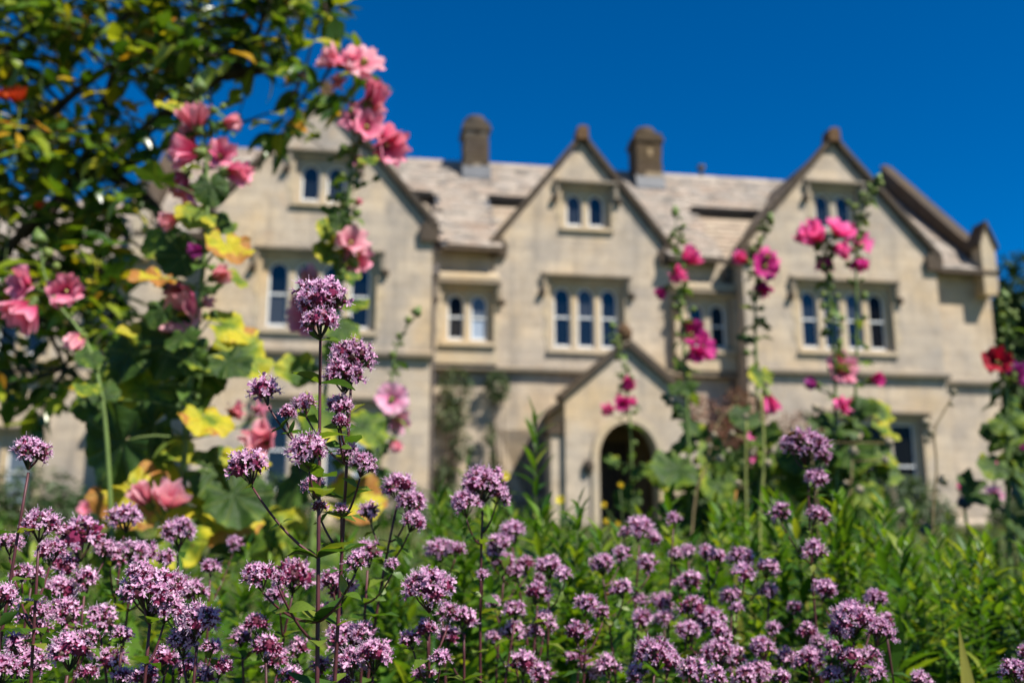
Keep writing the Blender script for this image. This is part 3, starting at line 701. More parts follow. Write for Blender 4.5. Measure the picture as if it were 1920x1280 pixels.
# the stem in focus: every floret of its front heads is a piece of its own
D0 = 0.745
hb = P(590, 2300, D0 + .01); hb.z = 0
marjoram('tallest purple marjoram stem, sharp, with a domed lilac flower head before the house',
    [H(603, 566, 118, D0 + .008, 'l', (.05, -.15)), H(598, 606, 76, D0 - .018, 'm', (-.05, -.4)), H(575, 847, 84, D0 - .012, 'm', (-.1, -.4)),
     H(494, 735, 66, D0, 's', (-.35, -.2)), H(462, 876, 84, D0 - .005, 'm', (-.3, -.25)), H(540, 775, 34, D0, 'b', (.2, -.2)),
     H(484, 1082, 66, D0 - .03, 'm', (-.3, -.3)), H(525, 1085, 26, D0 - .03, 'b', (.3, 0)), H(668, 1055, 46, D0 - .02, 's', (.1, -.2)), H(600, 950, 30, D0 + .01, 'b')],
    5, hero=5, base=hb, bend=-.004, nodes=.042, leaf=.025, lowest=.3)
marjoram('purple marjoram stem with stacked lilac heads beside the tall sharp one', [H(660, 672, 92, .80, 'l', (.25, -.1)), H(645, 705, 86, .79, 'm', (0, -.3)), H(636, 762, 58, .775, 'm', (0, -.3)), H(638, 792, 34, .77, 'b', (.2, -.2)),
     H(682, 872, 56, .79, 'm', (.3, -.2)), H(652, 848, 42, .80, 's'), H(570, 758, 52, .84, 'm', (-.2, -.2)), H(590, 915, 54, .82, 'm'), H(640, 955, 30, .80, 's')], 8, bend=.006, lowest=.25)
marjoram('lone lilac marjoram head on a thin dark leaning stem', [H(57, 850, 74, .79, 'm', (.1, -.1))], 11, base=Vector((P(-6, 1280, .79).x - .02, .79, 0)), lowest=.28)
marjoram('marjoram with a broad lilac head above the purple mass at the border edge', [H(76, 985, 76, .80, 'm', (.1, -.2)), H(20, 1020, 50, .86, 'm'), H(95, 1035, 60, .85, 'm')], 12)
marjoram('marjoram with a large sharp pink lilac flower head on a dark stem', [H(285, 1112, 112, .735, 'l', (.1, -.25)), H(262, 1072, 50, .73, 'm', (-.2, -.2)), H(315, 1140, 70, .74, 'm', (.3, -.3))], 13, bend=.004)
marjoram('short marjoram with a sharp half open lilac head', [H(130, 1222, 84, .70, 'm', (0, -.2)), H(168, 1195, 34, .70, 's', (.3, 0)), H(165, 1262, 34, .69, 'b')], 14)
marjoram('low marjoram head cut by the border edge', [H(6, 1255, 70, .69, 'm', (.1, -.2)), H(6, 1120, 56, .76, 's', (.2, 0))], 15)
marjoram('marjoram carrying two rounded lilac heads side by side', [H(372, 1165, 86, .80, 'm', (.15, -.2)), H(345, 1205, 64, .81, 'm'), H(395, 1215, 40, .86, 's')], 16)
marjoram('marjoram with a wide flat lilac head and small buds below it', [H(805, 1105, 100, .90, 'l', (0, -.2)), H(800, 1180, 40, .90, 'b', (-.1, 0)), H(770, 1200, 42, .90, 's', (-.3, 0)), H(825, 1235, 40, .88, 's'), H(840, 1150, 44, .95, 's')], 17, lowest=.3)
marjoram('marjoram with curving chain of lilac heads on a leaning pink stem', [H(745, 915, 66, .98, 'm', (-.1, -.1)), H(772, 945, 60, .97, 'm', (.35, -.1)), H(775, 978, 50, .96, 'm', (.4, -.2)), H(693, 962, 46, 1.0, 's', (-.2, 0))], 18, bend=-.03)
marjoram('marjoram with a wide double lilac head before the leafy spires', [H(905, 912, 92, 1.02, 'l', (.1, -.1)), H(872, 945, 64, 1.0, 'm', (-.1, -.3)), H(938, 930, 40, 1.01, 's', (.5, 0)), H(905, 1080, 28, 1.0, 's')], 19, bend=-.02)
marjoram('tall marjoram with a broad bee-visited head and three smaller heads on a dark stem', [H(1512, 838, 84, 1.22, 'l', (.1, -.1)), H(1478, 832, 40, 1.24, 'm', (-.4, 0)), H(1545, 858, 34, 1.2, 's', (.6, 0)), H(1530, 898, 50, 1.2, 'm', (.1, -.2)), H(1465, 962, 44, 1.18, 's'), H(1532, 968, 46, 1.18, 'm', (.5, -.1)), H(1525, 1035, 48, 1.17, 's')], 20, bend=-.03)
marjoram('large rounded lilac marjoram cluster at the end of the purple drift', [H(1598, 1160, 84, 1.0, 'l', (0, -.2)), H(1650, 1185, 62, 1.0, 'm', (.3, -.1)), H(1642, 1122, 46, 1.12, 'm', (.1, 0)), H(1545, 1105, 50, 1.1, 'm', (.2, 0)), H(1575, 1185, 50, 1.0, 'm')], 21)
marjoram('lone low marjoram head among green spires away from the purple drift', [H(1905, 1262, 60, .92, 'm'), H(1935, 1225, 50, .94, 'm')], 22)
SHARE = 'lilac flowered marjoram stem in the massed purple drift'
MG = 'marjoram stems massed in the drift'
spots = [
 [(150, 1010, 84, 1.0), (195, 1030, 46, 1.02), (120, 1060, 60, 1.0)], [(235, 972, 70, 1.05), (270, 1040, 60, 1.05), (215, 1040, 60, 1.05)], [(335, 1000, 62, 1.1), (345, 985, 36, 1.1)],
 [(250, 1040, 64, .97), (310, 1050, 46, .98)], [(60, 1080, 50, .92), (40, 1075, 40, .9)], [(160, 1090, 60, .95), (110, 1110, 66, .95)], [(190, 1160, 60, .92), (120, 1150, 60, .9)], [(60, 1150, 66, .88), (75, 1180, 50, .88)],
 [(30, 1210, 60, .84), (60, 1240, 60, .84)], [(230, 1190, 46, .9), (210, 1240, 56, .9)], [(330, 1095, 50, .95), (365, 1110, 46, .95)], [(310, 1240, 50, .9), (350, 1250, 60, .9)], [(270, 1270, 50, .85), (230, 1268, 46, .84)],
 [(455, 1195, 46, .95), (480, 1170, 50, .95)], [(500, 1215, 60, .92), (520, 1240, 56, .92)], [(550, 1080, 70, .95), (520, 1120, 50, .95)], [(640, 1105, 60, .95), (620, 1090, 44, .96), (615, 1150, 50, .95)],
 [(645, 1200, 84, .92), (680, 1190, 50, .93)], [(700, 1230, 70, .92), (660, 1245, 60, .9)], [(600, 1250, 50, .92), (560, 1215, 46, .95)], [(690, 1040, 60, .95), (735, 1060, 34, .9)], 
 [(395, 1065, 44, 1.1), (440, 1020, 30, 1.3)],
 [(960, 998, 50, 1.2), (935, 1020, 46, 1.2), (925, 1038, 40, 1.2)], [(945, 1055, 46, 1.18), (965, 1075, 36, 1.18), (985, 1060, 40, 1.25)], [(1030, 1063, 56, 1.15), (1055, 1078, 34, 1.15)], [(1008, 1112, 44, 1.15), (1010, 1085, 30, 1.2)],
 [(965, 1145, 50, 1.1), (925, 1130, 34, 1.15)], [(1020, 1165, 42, 1.1), (1000, 1185, 42, 1.1)], [(960, 1185, 46, 1.08), (925, 1195, 30, 1.1)], [(980, 1245, 50, 1.05), (1015, 1265, 46, 1.05)],
 [(825, 1032, 50, 1.15), (855, 1030, 36, 1.16)], [(870, 1160, 46, 1.0), (840, 1195, 44, 1.02)], 
 [(1198, 992, 66, 1.3), (1225, 1010, 40, 1.3), (1170, 1000, 30, 1.3)], [(1262, 975, 32, 1.35)], [(1130, 1058, 46, 1.25), (1165, 1040, 40, 1.25), (1215, 1058, 44, 1.25), (1165, 1105, 50, 1.22)], [(1100, 1135, 56, 1.05), (1083, 1185, 42, 1.05), (1130, 1150, 34, 1.1)],
 [(1200, 1125, 36, 1.25), (1240, 1130, 44, 1.25)], [(1290, 1035, 38, 1.35), (1265, 1040, 34, 1.35)], [(1325, 1038, 44, 1.3), (1345, 1045, 34, 1.3)], [(1390, 1048, 64, 1.2), (1395, 1075, 44, 1.2), (1440, 1065, 44, 1.2)], [(1295, 1090, 46, 1.25), (1275, 1095, 34, 1.28)], [(1370, 1118, 48, 1.2), (1380, 1140, 30, 1.2)],
 [(1300, 1140, 56, 1.15), (1335, 1165, 56, 1.15)], [(1245, 1160, 46, 1.2), (1205, 1160, 44, 1.2)], [(1350, 1185, 44, 1.12), (1290, 1185, 50, 1.12)], [(1225, 1225, 70, 1.05), (1255, 1240, 44, 1.05)], [(1345, 1225, 64, 1.05), (1380, 1235, 50, 1.05)], 
 [(1300, 1260, 60, 1.0), (1340, 1270, 40, 1.0)], [(1140, 1250, 46, 1.05), (1110, 1262, 46, 1.05), (1195, 1265, 46, 1.0)], [(1430, 1215, 56, 1.08), (1450, 1180, 34, 1.15)], [(1475, 1235, 40, 1.1), (1420, 1262, 50, 1.05)],
 [(1520, 1240, 60, 1.05), (1560, 1220, 44, 1.05)], [(1595, 1240, 46, 1.02), (1630, 1240, 46, 1.05)], [(1640, 1262, 50, 1.0), (1560, 1268, 50, 1.0)], [(1515, 1185, 42, 1.12), (1535, 1205, 40, 1.12)], [(1660, 1165, 40, 1.1), (1725, 1275, 40, 1.05)], [(1440, 1110, 38, 1.25), (1490, 1140, 30, 1.25)],
 [(1085, 1235, 44, 1.1)], [(1395, 1270, 44, 1.05), (1465, 1272, 44, 1.02)], [(385, 1270, 50, .88), (415, 1250, 44, .9)], [(545, 1270, 44, .9), (640, 1275, 46, .88)], [(795, 1262, 40, .95)],
]
for i, sp in enumerate(spots):
    r = random.Random(300 + i)
    marjoram(SHARE, [H(x, y, w * r.uniform(.82, 1.12), d * r.uniform(.97, 1.05), 'b' if r.random() < .13 else None, (r.uniform(-.3, .3), r.uniform(-.35, .1))) for x, y, w, d in sp], 40 + i, MG, nodes=.026, leaf=.021, bend=r.uniform(-.02, .02), lowest=.2)
# ------------------------------------------------------------------ hollyhocks
def petal_mat(name, base, mid, edge):
    def pat(nt, uv, c):
        sx = nt.nodes.new('ShaderNodeSeparateXYZ'); nt.links.new(uv, sx.inputs[0])
        v = mth(nt, 'ADD', sx.outputs[1], mth(nt, 'MULTIPLY', mth(nt, 'SUBTRACT', noise(nt, uv, 5.0, 3), 0.5), 0.35))
        col = ramp(nt, v, [(0.05, base), (0.35, mid), (0.95, edge)])
        mp = N(nt, 'ShaderNodeMapping'); mp.inputs['Scale'].default_value = (16, 1.2, 1); nt.links.new(uv, mp.inputs[0])
        return mix(nt, 0.4, mix(nt, 1.0, col, c, 'MULTIPLY'), ramp(nt, noise(nt, mp.outputs[0], 1.0, 3), [(0.3, (0.6, 0.55, 0.6)), (0.7, (1.25, 1.2, 1.2))]), 'MULTIPLY')
    return leafy(name, [(0, (0.85, 0.85, 0.85)), (1, (1.1, 1.1, 1.1))], 0.42, 0.6, 0.2, (1.15, 0.8, 0.85), mottle=pat)
PETAL = {
 'salmon': petal_mat('petal_salmon_pink', (0.58, 0.07, 0.15), (0.72, 0.24, 0.32), (0.84, 0.48, 0.52)),
 'rose': petal_mat('petal_rose_pink', (0.44, 0.02, 0.10), (0.68, 0.11, 0.24), (0.83, 0.35, 0.45)),
 'hot': petal_mat('petal_hot_pink', (0.50, 0.02, 0.16), (0.72, 0.06, 0.28), (0.82, 0.18, 0.44)),
 'magenta': petal_mat('petal_magenta', (0.20, 0.004, 0.07), (0.48, 0.012, 0.19), (0.62, 0.045, 0.28)),
 'crimson': petal_mat('petal_crimson', (0.12, 0.002, 0.008), (0.30, 0.005, 0.02), (0.40, 0.01, 0.035)),
 'pale': petal_mat('petal_pale_pink', (0.55, 0.05, 0.22), (0.74, 0.30, 0.48), (0.84, 0.52, 0.64)),
 'plum': petal_mat('petal_plum', (0.08, 0.003, 0.06), (0.22, 0.012, 0.16), (0.36, 0.05, 0.26)),
}
HGREEN = leafy('hollyhock_calyx', [(0, (0.08, 0.13, 0.025)), (0.5, (0.14, 0.20, 0.04)), (1, (0.20, 0.25, 0.06))], 0.3, 0.5, 0.3)
HSTEM = plain('hollyhock_stem', (0.10, 0.15, 0.035), 0.55, 0.3, 0.3, 30)
HYEL = plain('hollyhock_stamens', (0.72, 0.60, 0.22), 0.7, 0.1)
def hleaf_mat():
    """lobed leaf, paler along the veins; the object's colour (red channel) says how far it has yellowed"""
    m, nt, b = newmat('hollyhock_leaf'); out = nt.nodes['Material Output']
    uv = nt.nodes.new('ShaderNodeUVMap'); uv.uv_map = 'uv'; oi = nt.nodes.new('ShaderNodeObjectInfo')
    sc = nt.nodes.new('ShaderNodeSeparateColor'); nt.links.new(oi.outputs['Color'], sc.inputs[0]); age = sc.outputs[0]
    off = nt.nodes.new('ShaderNodeVectorMath'); off.operation = 'ADD'; nt.links.new(uv.outputs[0], off.inputs[0])
    cb = nt.nodes.new('ShaderNodeCombineXYZ'); k = mth(nt, 'MULTIPLY', oi.outputs['Random'], 37.0); nt.links.new(k, cb.inputs[0]); nt.links.new(k, cb.inputs[1]); nt.links.new(cb.outputs[0], off.inputs[1])
    n1 = noise(nt, off.outputs[0], 2.6, 4, 0.6); n2 = noise(nt, off.outputs[0], 9, 4, 0.65)
    sp = nt.nodes.new('ShaderNodeSeparateXYZ'); nt.links.new(uv.outputs[0], sp.inputs[0])
    x = mth(nt, 'SUBTRACT', sp.outputs[0], 0.5); y = mth(nt, 'SUBTRACT', sp.outputs[1], 0.5)
    ang = mth(nt, 'ARCTAN2', x, y); rad = mth(nt, 'SQRT', mth(nt, 'ADD', mth(nt, 'MULTIPLY', x, x), mth(nt, 'MULTIPLY', y, y)))
    t = mth(nt, 'ADD', mth(nt, 'ADD', mth(nt, 'MULTIPLY', age, 1.5), mth(nt, 'MULTIPLY', mth(nt, 'SUBTRACT', n1, 0.5), 1.5)), mth(nt, 'MULTIPLY', mth(nt, 'SUBTRACT', rad, 0.25), 0.7))
    c = ramp(nt, t, [(0.0, (0.025, 0.060, 0.009)), (0.3, (0.05, 0.105, 0.012)), (0.5, (0.15, 0.22, 0.014)), (0.72, (0.46, 0.42, 0.02)), (0.92, (0.54, 0.43, 0.025)), (1.0, (0.42, 0.18, 0.04))])
    c = mix(nt, ramp(nt, mth(nt, 'ADD', n2, mth(nt, 'MULTIPLY', age, 0.12)), [(0.68, (0, 0, 0)), (0.75, (0.8, 0.8, 0.8))]), c, (0.13, 0.06, 0.02))
    vein = mth(nt, 'POWER', mth(nt, 'ABSOLUTE', mth(nt, 'COSINE', mth(nt, 'MULTIPLY', ang, 3.5))), 40.0)
    c = mix(nt, mth(nt, 'MULTIPLY', vein, 0.22), c, (0.26, 0.30, 0.07))
    c = mix(nt, 0.5, c, ramp(nt, n2, [(0.3, (0.6, 0.6, 0.6)), (0.7, (1.25, 1.25, 1.25))]), 'MULTIPLY')
    nt.links.new(c, b.inputs['Base Color']); b.inputs['Roughness'].default_value = 0.55; b.inputs['Specular IOR Level'].default_value = 0.3
    bump(nt, mth(nt, 'ADD', n2, mth(nt, 'MULTIPLY', vein, -0.6)), 0.5, 0.01, b)
    tr = nt.nodes.new('ShaderNodeBsdfTranslucent'); nt.links.new(mix(nt, 1.0, c, (1.5, 1.35, 0.5), 'MULTIPLY'), tr.inputs['Color'])
    s = nt.nodes.new('ShaderNodeMixShader'); s.inputs[0].default_value = 0.36
    nt.links.new(b.outputs[0], s.inputs[1]); nt.links.new(tr.outputs[0], s.inputs[2]); nt.links.new(s.outputs[0], out.inputs['Surface'])
    return m
HLEAF = hleaf_mat()
def hleaf_mesh(seed):
    """rounded palmate leaf of unit half-width lying in XY, tip towards +Y, petiole joining at the notch"""
    r = random.Random(seed); nr, ns = 7, 42; v = [(0, -0.12, 0)]; uv = [(0.5, 0.5)]; f = []; ph = r.uniform(0, 6); fold = r.uniform(.02, .22); curl = r.uniform(-.1, .5)
    for i in range(1, nr + 1):
        t = i / nr
        for j in range(ns + 1):
            a = -math.pi + 0.22 + (2 * math.pi - 0.44) * j / ns      # from the notch round to the notch
            lobe = 0.92 + 0.05 * math.cos(7 * a) + 0.03 * math.sin(23 * a + ph)
            shape = lobe * (1.0 - 0.10 * abs(a) / math.pi) * (1.0 + 0.12 * math.cos(a))
            rr = t * (1 + (shape - 1) * t)
            x, y = rr * math.sin(a), rr * math.cos(a) - 0.12 * (1 - t)
            z = 0.07 * t * math.cos(7 * a) + fold * abs(x) - curl * t * t * .45 + 0.09 * t * t * math.sin(5 * a + ph) + 0.05 * math.sin(9 * x + ph) * math.cos(8 * y) * t
            v.append((x, y, z)); uv.append((0.5 + x * .5, 0.5 + y * .5))
    w = ns + 1
    for j in range(ns): f.append((0, 1 + j + 1, 1 + j))
    for i in range(nr - 1):
        for j in range(ns): a = 1 + i * w + j; f.append((a, a + 1, a + w + 1, a + w))
    mb = MB(); mb.add(v, f, 0, uv); return mb.mesh('leaf', HLEAF, True)
HLM = [hleaf_mesh(i) for i in range(5)]
def petal_mb(seed, L=1.0, W=1.55, tilt=25, cup=0.0, ruffle=0.07, twist=0.0):
    """one broad ruffled petal; L = length, seen from the flower's axis +Z"""
    r = random.Random(seed); nu, nv = 8, 6; v = []; uv = []; p = r.uniform(0, 6)
    for i in range(nv + 1):
        t = i / nv
        for j in range(nu + 1):
            s = j / nu * 2 - 1
            w = W * 0.5 * (0.22 + 0.95 * t ** 0.75) * (1 - 0.16 * t ** 5)
            x = w * s; y = L * t * (1 - 0.24 * s * s * t) + 0.035 * math.sin(s * 7 + p) * t ** 3
            a = math.radians(tilt) + cup * t; z = 0.0
            yy = y * math.cos(a); zz = y * math.sin(a) + ruffle * t * t * math.sin(s * 6.5 + p) + 0.1 * s * s * t * (1 if tilt > 50 else .4)
            if twist: yy += twist * s * t; x *= (1 - .25 * abs(twist))
            v.append((x, yy + 0.04, zz)); uv.append((j / nu, t))
    mb = MB(); mb.add(v, [(i * (nu + 1) + j, i * (nu + 1) + j + 1, (i + 1) * (nu + 1) + j + 1, (i + 1) * (nu + 1) + j) for i in range(nv) for j in range(nu)], 0, uv)
    return mb
PETM = {}
def petal_mesh(kind, col, k):
    key = (kind, col, k)
    if key not in PETM:
        par = {'open': dict(tilt=24, cup=-0.12, ruffle=.13), 'cup': dict(tilt=60, cup=-0.30, ruffle=.13), 'bell': dict(tilt=76, cup=-0.12, W=1.35, ruffle=.10), 'roll': dict(tilt=86, cup=.12, W=.95, ruffle=.05, twist=.12)}[kind]
        PETM[key] = petal_mb(hash((kind, k)) % 999 if False else k * 17 + len(kind), **par).mesh('petal', PETAL[col], True)
    return PETM[key]
def calyx_mesh():
    mb = MB(); mb.lathe([(0.05, -.30), (0.16, -.20), (0.21, -.05), (0.17, .04)], 8, 0)
    for k in range(5):
        l = leaf_shape(.42, .26, .2, -.55, 3); a = k * 2 * math.pi / 5
        mb.merge(l, Matrix.Rotation(a, 4, 'Z') @ Matrix.Translation((0, .14, -.1)) @ Matrix.Rotation(1.0, 4, 'X'))
    mb.lathe([(0.045, 0), (0.05, .25), (0.07, .28), (0.065, .36), (0.02, .4)], 8, 1)
    return mb.mesh('flower', [HGREEN, HYEL], True)
def hbud_mesh():
    mb = MB(); mb.lathe([(0.12, -.5), (0.4, -.35), (0.55, 0), (0.42, .38), (0.12, .6)], 8, 0)
    for k in range(5):
        l = leaf_shape(.85, .5, .35, -.5, 3); mb.merge(l, Matrix.Rotation(k * 2 * math.pi / 5, 4, 'Z') @ Matrix.Translation((0, .38, -.35)) @ Matrix.Rotation(1.25, 4, 'X'))
    return mb.mesh('bud', HGREEN, True)
CALM = calyx_mesh(); BUDM = hbud_mesh()
SMALLF = leafy('hollyhock_small_leaf', [(0, (0.035, 0.085, 0.015)), (0.5, (0.08, 0.15, 0.025)), (1, (0.17, 0.24, 0.04))], 0.35, 0.5, 0.3)
SML = [leaf_shape(1, .62, f, d, 4, wave=.25).mesh('leaf', SMALLF, True) for f, d in ((.3, .4), (.1, .7), (.4, .1))]

def hollyhock(label, path, dist, flowers=(), leaves=(), buds=(), seed=1, rad=.0075, autobud=0, autoleaf=0, group=None, top_z=None, basal=None, budsize=.011):
    """path: measured stem points from the ground up at distance dist (or per point)"""
    r = random.Random(seed)
    pts = [P(x, y, (p[2] if len(p) > 2 else dist)) for p in path for x, y in [p[:2]]]
    pts[0].z = ground_z(pts[0].y)
    base = pts[0].copy(); root = thing('hollyhock', label, 'hollyhock', base, 0, group)
    sp = [p - base for p in smooth_path(pts, 5)]; n = len(sp)
    st = MB(); st.tube(sp, [rad * (1 - .72 * i / (n - 1)) for i in range(n)], 8)
    def near(q): return min(sp, key=lambda v: (v - q).length + max(0, (v.z - q.z)) * 1.2)
    for (x, y, wpx, kind, col, face, *dz) in flowers:
        d = dist + (dz[0] if dz else r.uniform(-.04, .03)); q = P(x, y, d) - base; sz = .93 * wpx * d / FPX
        sc = {'open': sz / 1.9, 'cup': sz / 1.45, 'bell': sz / 1.15, 'roll': sz / 1.0}[kind]
        z = Vector((face[0], -face[2], face[1])).normalized(); R = frame(z, roll=r.uniform(0, 6.28))
        off = z * sc * (.1 if kind == 'open' else .42)
        h = link('flower', CALM, root, TRS(q - off, R, sc))
        for k in range(5): link('petal', petal_mesh(kind, col, k % 3), h, Matrix.Rotation(k * 2 * math.pi / 5 + r.uniform(-.1, .1), 4, 'Z') @ Matrix.Rotation(r.uniform(-.26, .26), 4, 'X'))
        e = q - off - z * sc * .28; j = near(e - Vector((0, 0, .02)))
        st.tube(curve_pts(j, e, e - z * (e - j).length * .4, 4), [.0022, .002, .002, .002, .002], 5)
    leaves = list(leaves)
    if basal:
        bx, by0, by1, bn = basal
        leaves += [(bx + r.uniform(-75, 75), r.uniform(by0, by1), r.uniform(26, 52), r.uniform(.0, .3)) for k in range(bn)]
    for (x, y, hw, age, *nv) in leaves:
        d = dist + r.uniform(-.10, .10); s = hw * d / FPX; q = P(x, y, d) - base
        nrm = Vector(nv[0]) if nv else Vector((r.uniform(-.6, .7), -r.uniform(.25, 1), r.uniform(.1, 1)))
        j = near(q); out = (q - j); out.z *= .3; out = out.normalized() if out.length > .004 else Vector((r.uniform(-1, 1), -.5, 0)).normalized()
        tipd = (out + Vector((0, 0, -r.uniform(.2, .9)))); zz = nrm.normalized(); yy = (tipd - zz * tipd.dot(zz)).normalized(); xx = yy.cross(zz)
        M = TRS(q, Matrix((xx, yy, zz)).transposed(), s)
        lf = link('leaf', HLM[r.randrange(5)], root, M); lf.color = (age, 0, 0, 1)
        e = M @ Vector((0, -.12, 0)); st.tube(curve_pts(j, e, j.lerp(e, .5) + Vector((0, 0, .02)), 4), [.0026, .0022, .002, .002, .0018], 5)
    for (x, y, wpx) in buds:
        q = P(x, y, dist + r.uniform(-.03, .03)) - base; s = wpx * dist / FPX * .6; j = near(q - Vector((0, 0, .02)))
        z = (q - j + Vector((0, 0, .01))).normalized(); link('bud', BUDM, root, TRS(q, frame(z), s)); st.tube([j, q - z * s * .4], .0016, 4)
    for k in range(autobud):
        t = r.uniform(.45, 1.0); i = min(n - 2, int(t * (n - 1))); j = sp[i]; a = r.uniform(0, 6.28)
        s = budsize * r.uniform(.7, 1.25) * (1.15 - .4 * t); z = Vector((math.cos(a), math.sin(a), r.uniform(.2, .9))).normalized()
        link('bud', BUDM, root, TRS(j + z * (s * 1.1 + rad), frame(z), s)); st.tube([j, j + z * (s * .8 + rad * .8)], .0014, 4)
    for k in range(autoleaf):
        t = r.uniform(.25, .95); i = min(n - 2, int(t * (n - 1))); j = sp[i]; a = r.uniform(0, 6.28)
        y = Vector((math.cos(a), math.sin(a), r.uniform(-.5, .5))).normalized(); x = y.cross(Vector((0, 0, 1))).normalized(); z = x.cross(y)
        link('leaf', SML[r.randrange(3)], root, TRS(j + y * .008, Matrix((x, y, z)).transposed(), r.uniform(.035, .07) * (1.3 - .6 * t)))
    b = MB(); b.lathe([(.09, .0), (.07, .07), (0.01, .16)], 6, 0, TRS(sp[-1], frame(sp[-1] - sp[-3]), .2)); st.merge(b, Matrix.Identity(4))
    st.build('stem', HSTEM, root, True)
    return root
L_, R_, F_ = (-.8, .25, .5), (.8, .25, .5), (.1, .15, 1)
up_l, up_r = (-.7, .6, .4), (.7, .6, .4)
hollyhock('salmon pink hollyhock with large yellowing lobed leaves beside the leafy tree', [(335, 1504), (343, 900), (366, 640), (388, 420), (384, 260), (376, 170)], 2.0,
  [(365, 222, 62, 'bell', 'salmon', (-.2, .9, .4)), (345, 268, 78, 'cup', 'salmon', (-.8, .3, .5)), (352, 285, 66, 'bell', 'rose', (-.9, -.1, .4)), (412, 290, 62, 'cup', 'rose', (.1, .3, 1)), (442, 325, 60, 'roll', 'rose', (.9, -.15, .3)),
   (338, 336, 50, 'bell', 'rose', (-.5, -.7, .2), .07), (345, 362, 60, 'cup', 'rose', (-.6, -.6, .1), .08), (322, 412, 44, 'roll', 'salmon', (-.8, -.35, .4)), (430, 231, 42, 'roll', 'salmon', (1, .1, .2)),
   (410, 517, 46, 'roll', 'salmon', (.7, .1, .5)), (338, 590, 80, 'cup', 'salmon', (-.3, -.1, .9)), (342, 552, 70, 'cup', 'rose', (-.3, -.4, .3), .06), (388, 568, 32, 'roll', 'salmon', (.6, .1, .5)), (440, 770, 46, 'roll', 'salmon', (.4, .1, .8)),
   (492, 822, 64, 'bell', 'salmon', (-.2, .1, 1)), (487, 768, 42, 'roll', 'pale', (.3, .2, .7), .1), (268, 932, 52, 'roll', 'salmon', (-.3, .5, .5), -.12), (318, 936, 62, 'bell', 'salmon', (.35, .5, .5), -.12), (372, 470, 38, 'roll', 'plum', (-.7, -.2, .5))],
  [(325, 200, 36, .42, (.2, -.6, .8)), (292, 338, 48, .02, (.2, .2, 1)), (372, 405, 46, .38, (.4, -.8, .6)), (425, 462, 54, .60, (.5, -.8, .7)), (345, 480, 52, .02, (.1, -1, .1)), (292, 522, 50, .68, (.2, -.5, .9)),
   (425, 610, 62, .45, (.6, -.6, .8)), (445, 668, 66, .35, (.5, -.8, .6)), (245, 662, 66, .08, (-.3, -.9, .3)), (275, 640, 55, .40, (.5, -.6, .9)), (325, 642, 78, .03, (-.1, -1, -.1)), (262, 735, 84, .36, (.1, -.9, .35)), (340, 752, 66, .12, (.3, -.8, .7)),
   (190, 755, 52, .14, (.1, -.9, .5)), (225, 830, 88, .03, (-.4, -.9, -.1)), (385, 785, 58, .52, (.4, -.6, .9)), (305, 862, 98, .47, (.2, -.7, .8)), (258, 925, 82, .60, (.2, -.95, .4)), (385, 955, 104, .56, (.15, -.75, .75)), (405, 885, 72, .16, (.4, -.8, .5)),
   (330, 1010, 80, .3), (452, 860, 52, .45, (.3, -.6, .9)), (440, 930, 70, .05), (285, 800, 60, .05, (-.3, -.9, -.2)), (380, 690, 60, .05, (0, -1, -.1)), (405, 420, 40, .1), (430, 520, 40, .3, (.6, -.5, .9)), (350, 250, 34, .1), (395, 350, 40, .05, (.2, -.9, 0)), (430, 1040, 70, .1), (250, 1040, 70, .1)],
  [(400, 208, 24), (418, 200, 22), (375, 365, 26), (395, 250, 22), (352, 165, 20), (380, 645, 38), (400, 590, 26), (345, 440, 24), (405, 470, 24), (368, 745, 24), (385, 320, 22)], seed=3, basal=(365, 430, 740, 12), autobud=16, autoleaf=14)
hollyhock('salmon pink hollyhock on a nodding curved stalk before the shaded house corner', [(232, 1540), (205, 900), (182, 700), (148, 620), (112, 575), (85, 520), (74, 455)], 1.92,
  [(42, 532, 64, 'cup', 'rose', (-.5, .1, .8)), (46, 584, 70, 'bell', 'rose', (-.4, -.8, .4)), (124, 545, 62, 'cup', 'rose', (.3, -.1, 1)), (146, 637, 46, 'roll', 'salmon', (-.1, -.5, .8))],
  [(168, 668, 30, .1), (186, 742, 44, .05, (.3, -.8, .6)), (190, 690, 28, .2), (165, 725, 30, .3)], [(90, 475, 32), (74, 445, 24), (62, 470, 24), (105, 500, 26)], seed=5, rad=.0055, autobud=6)
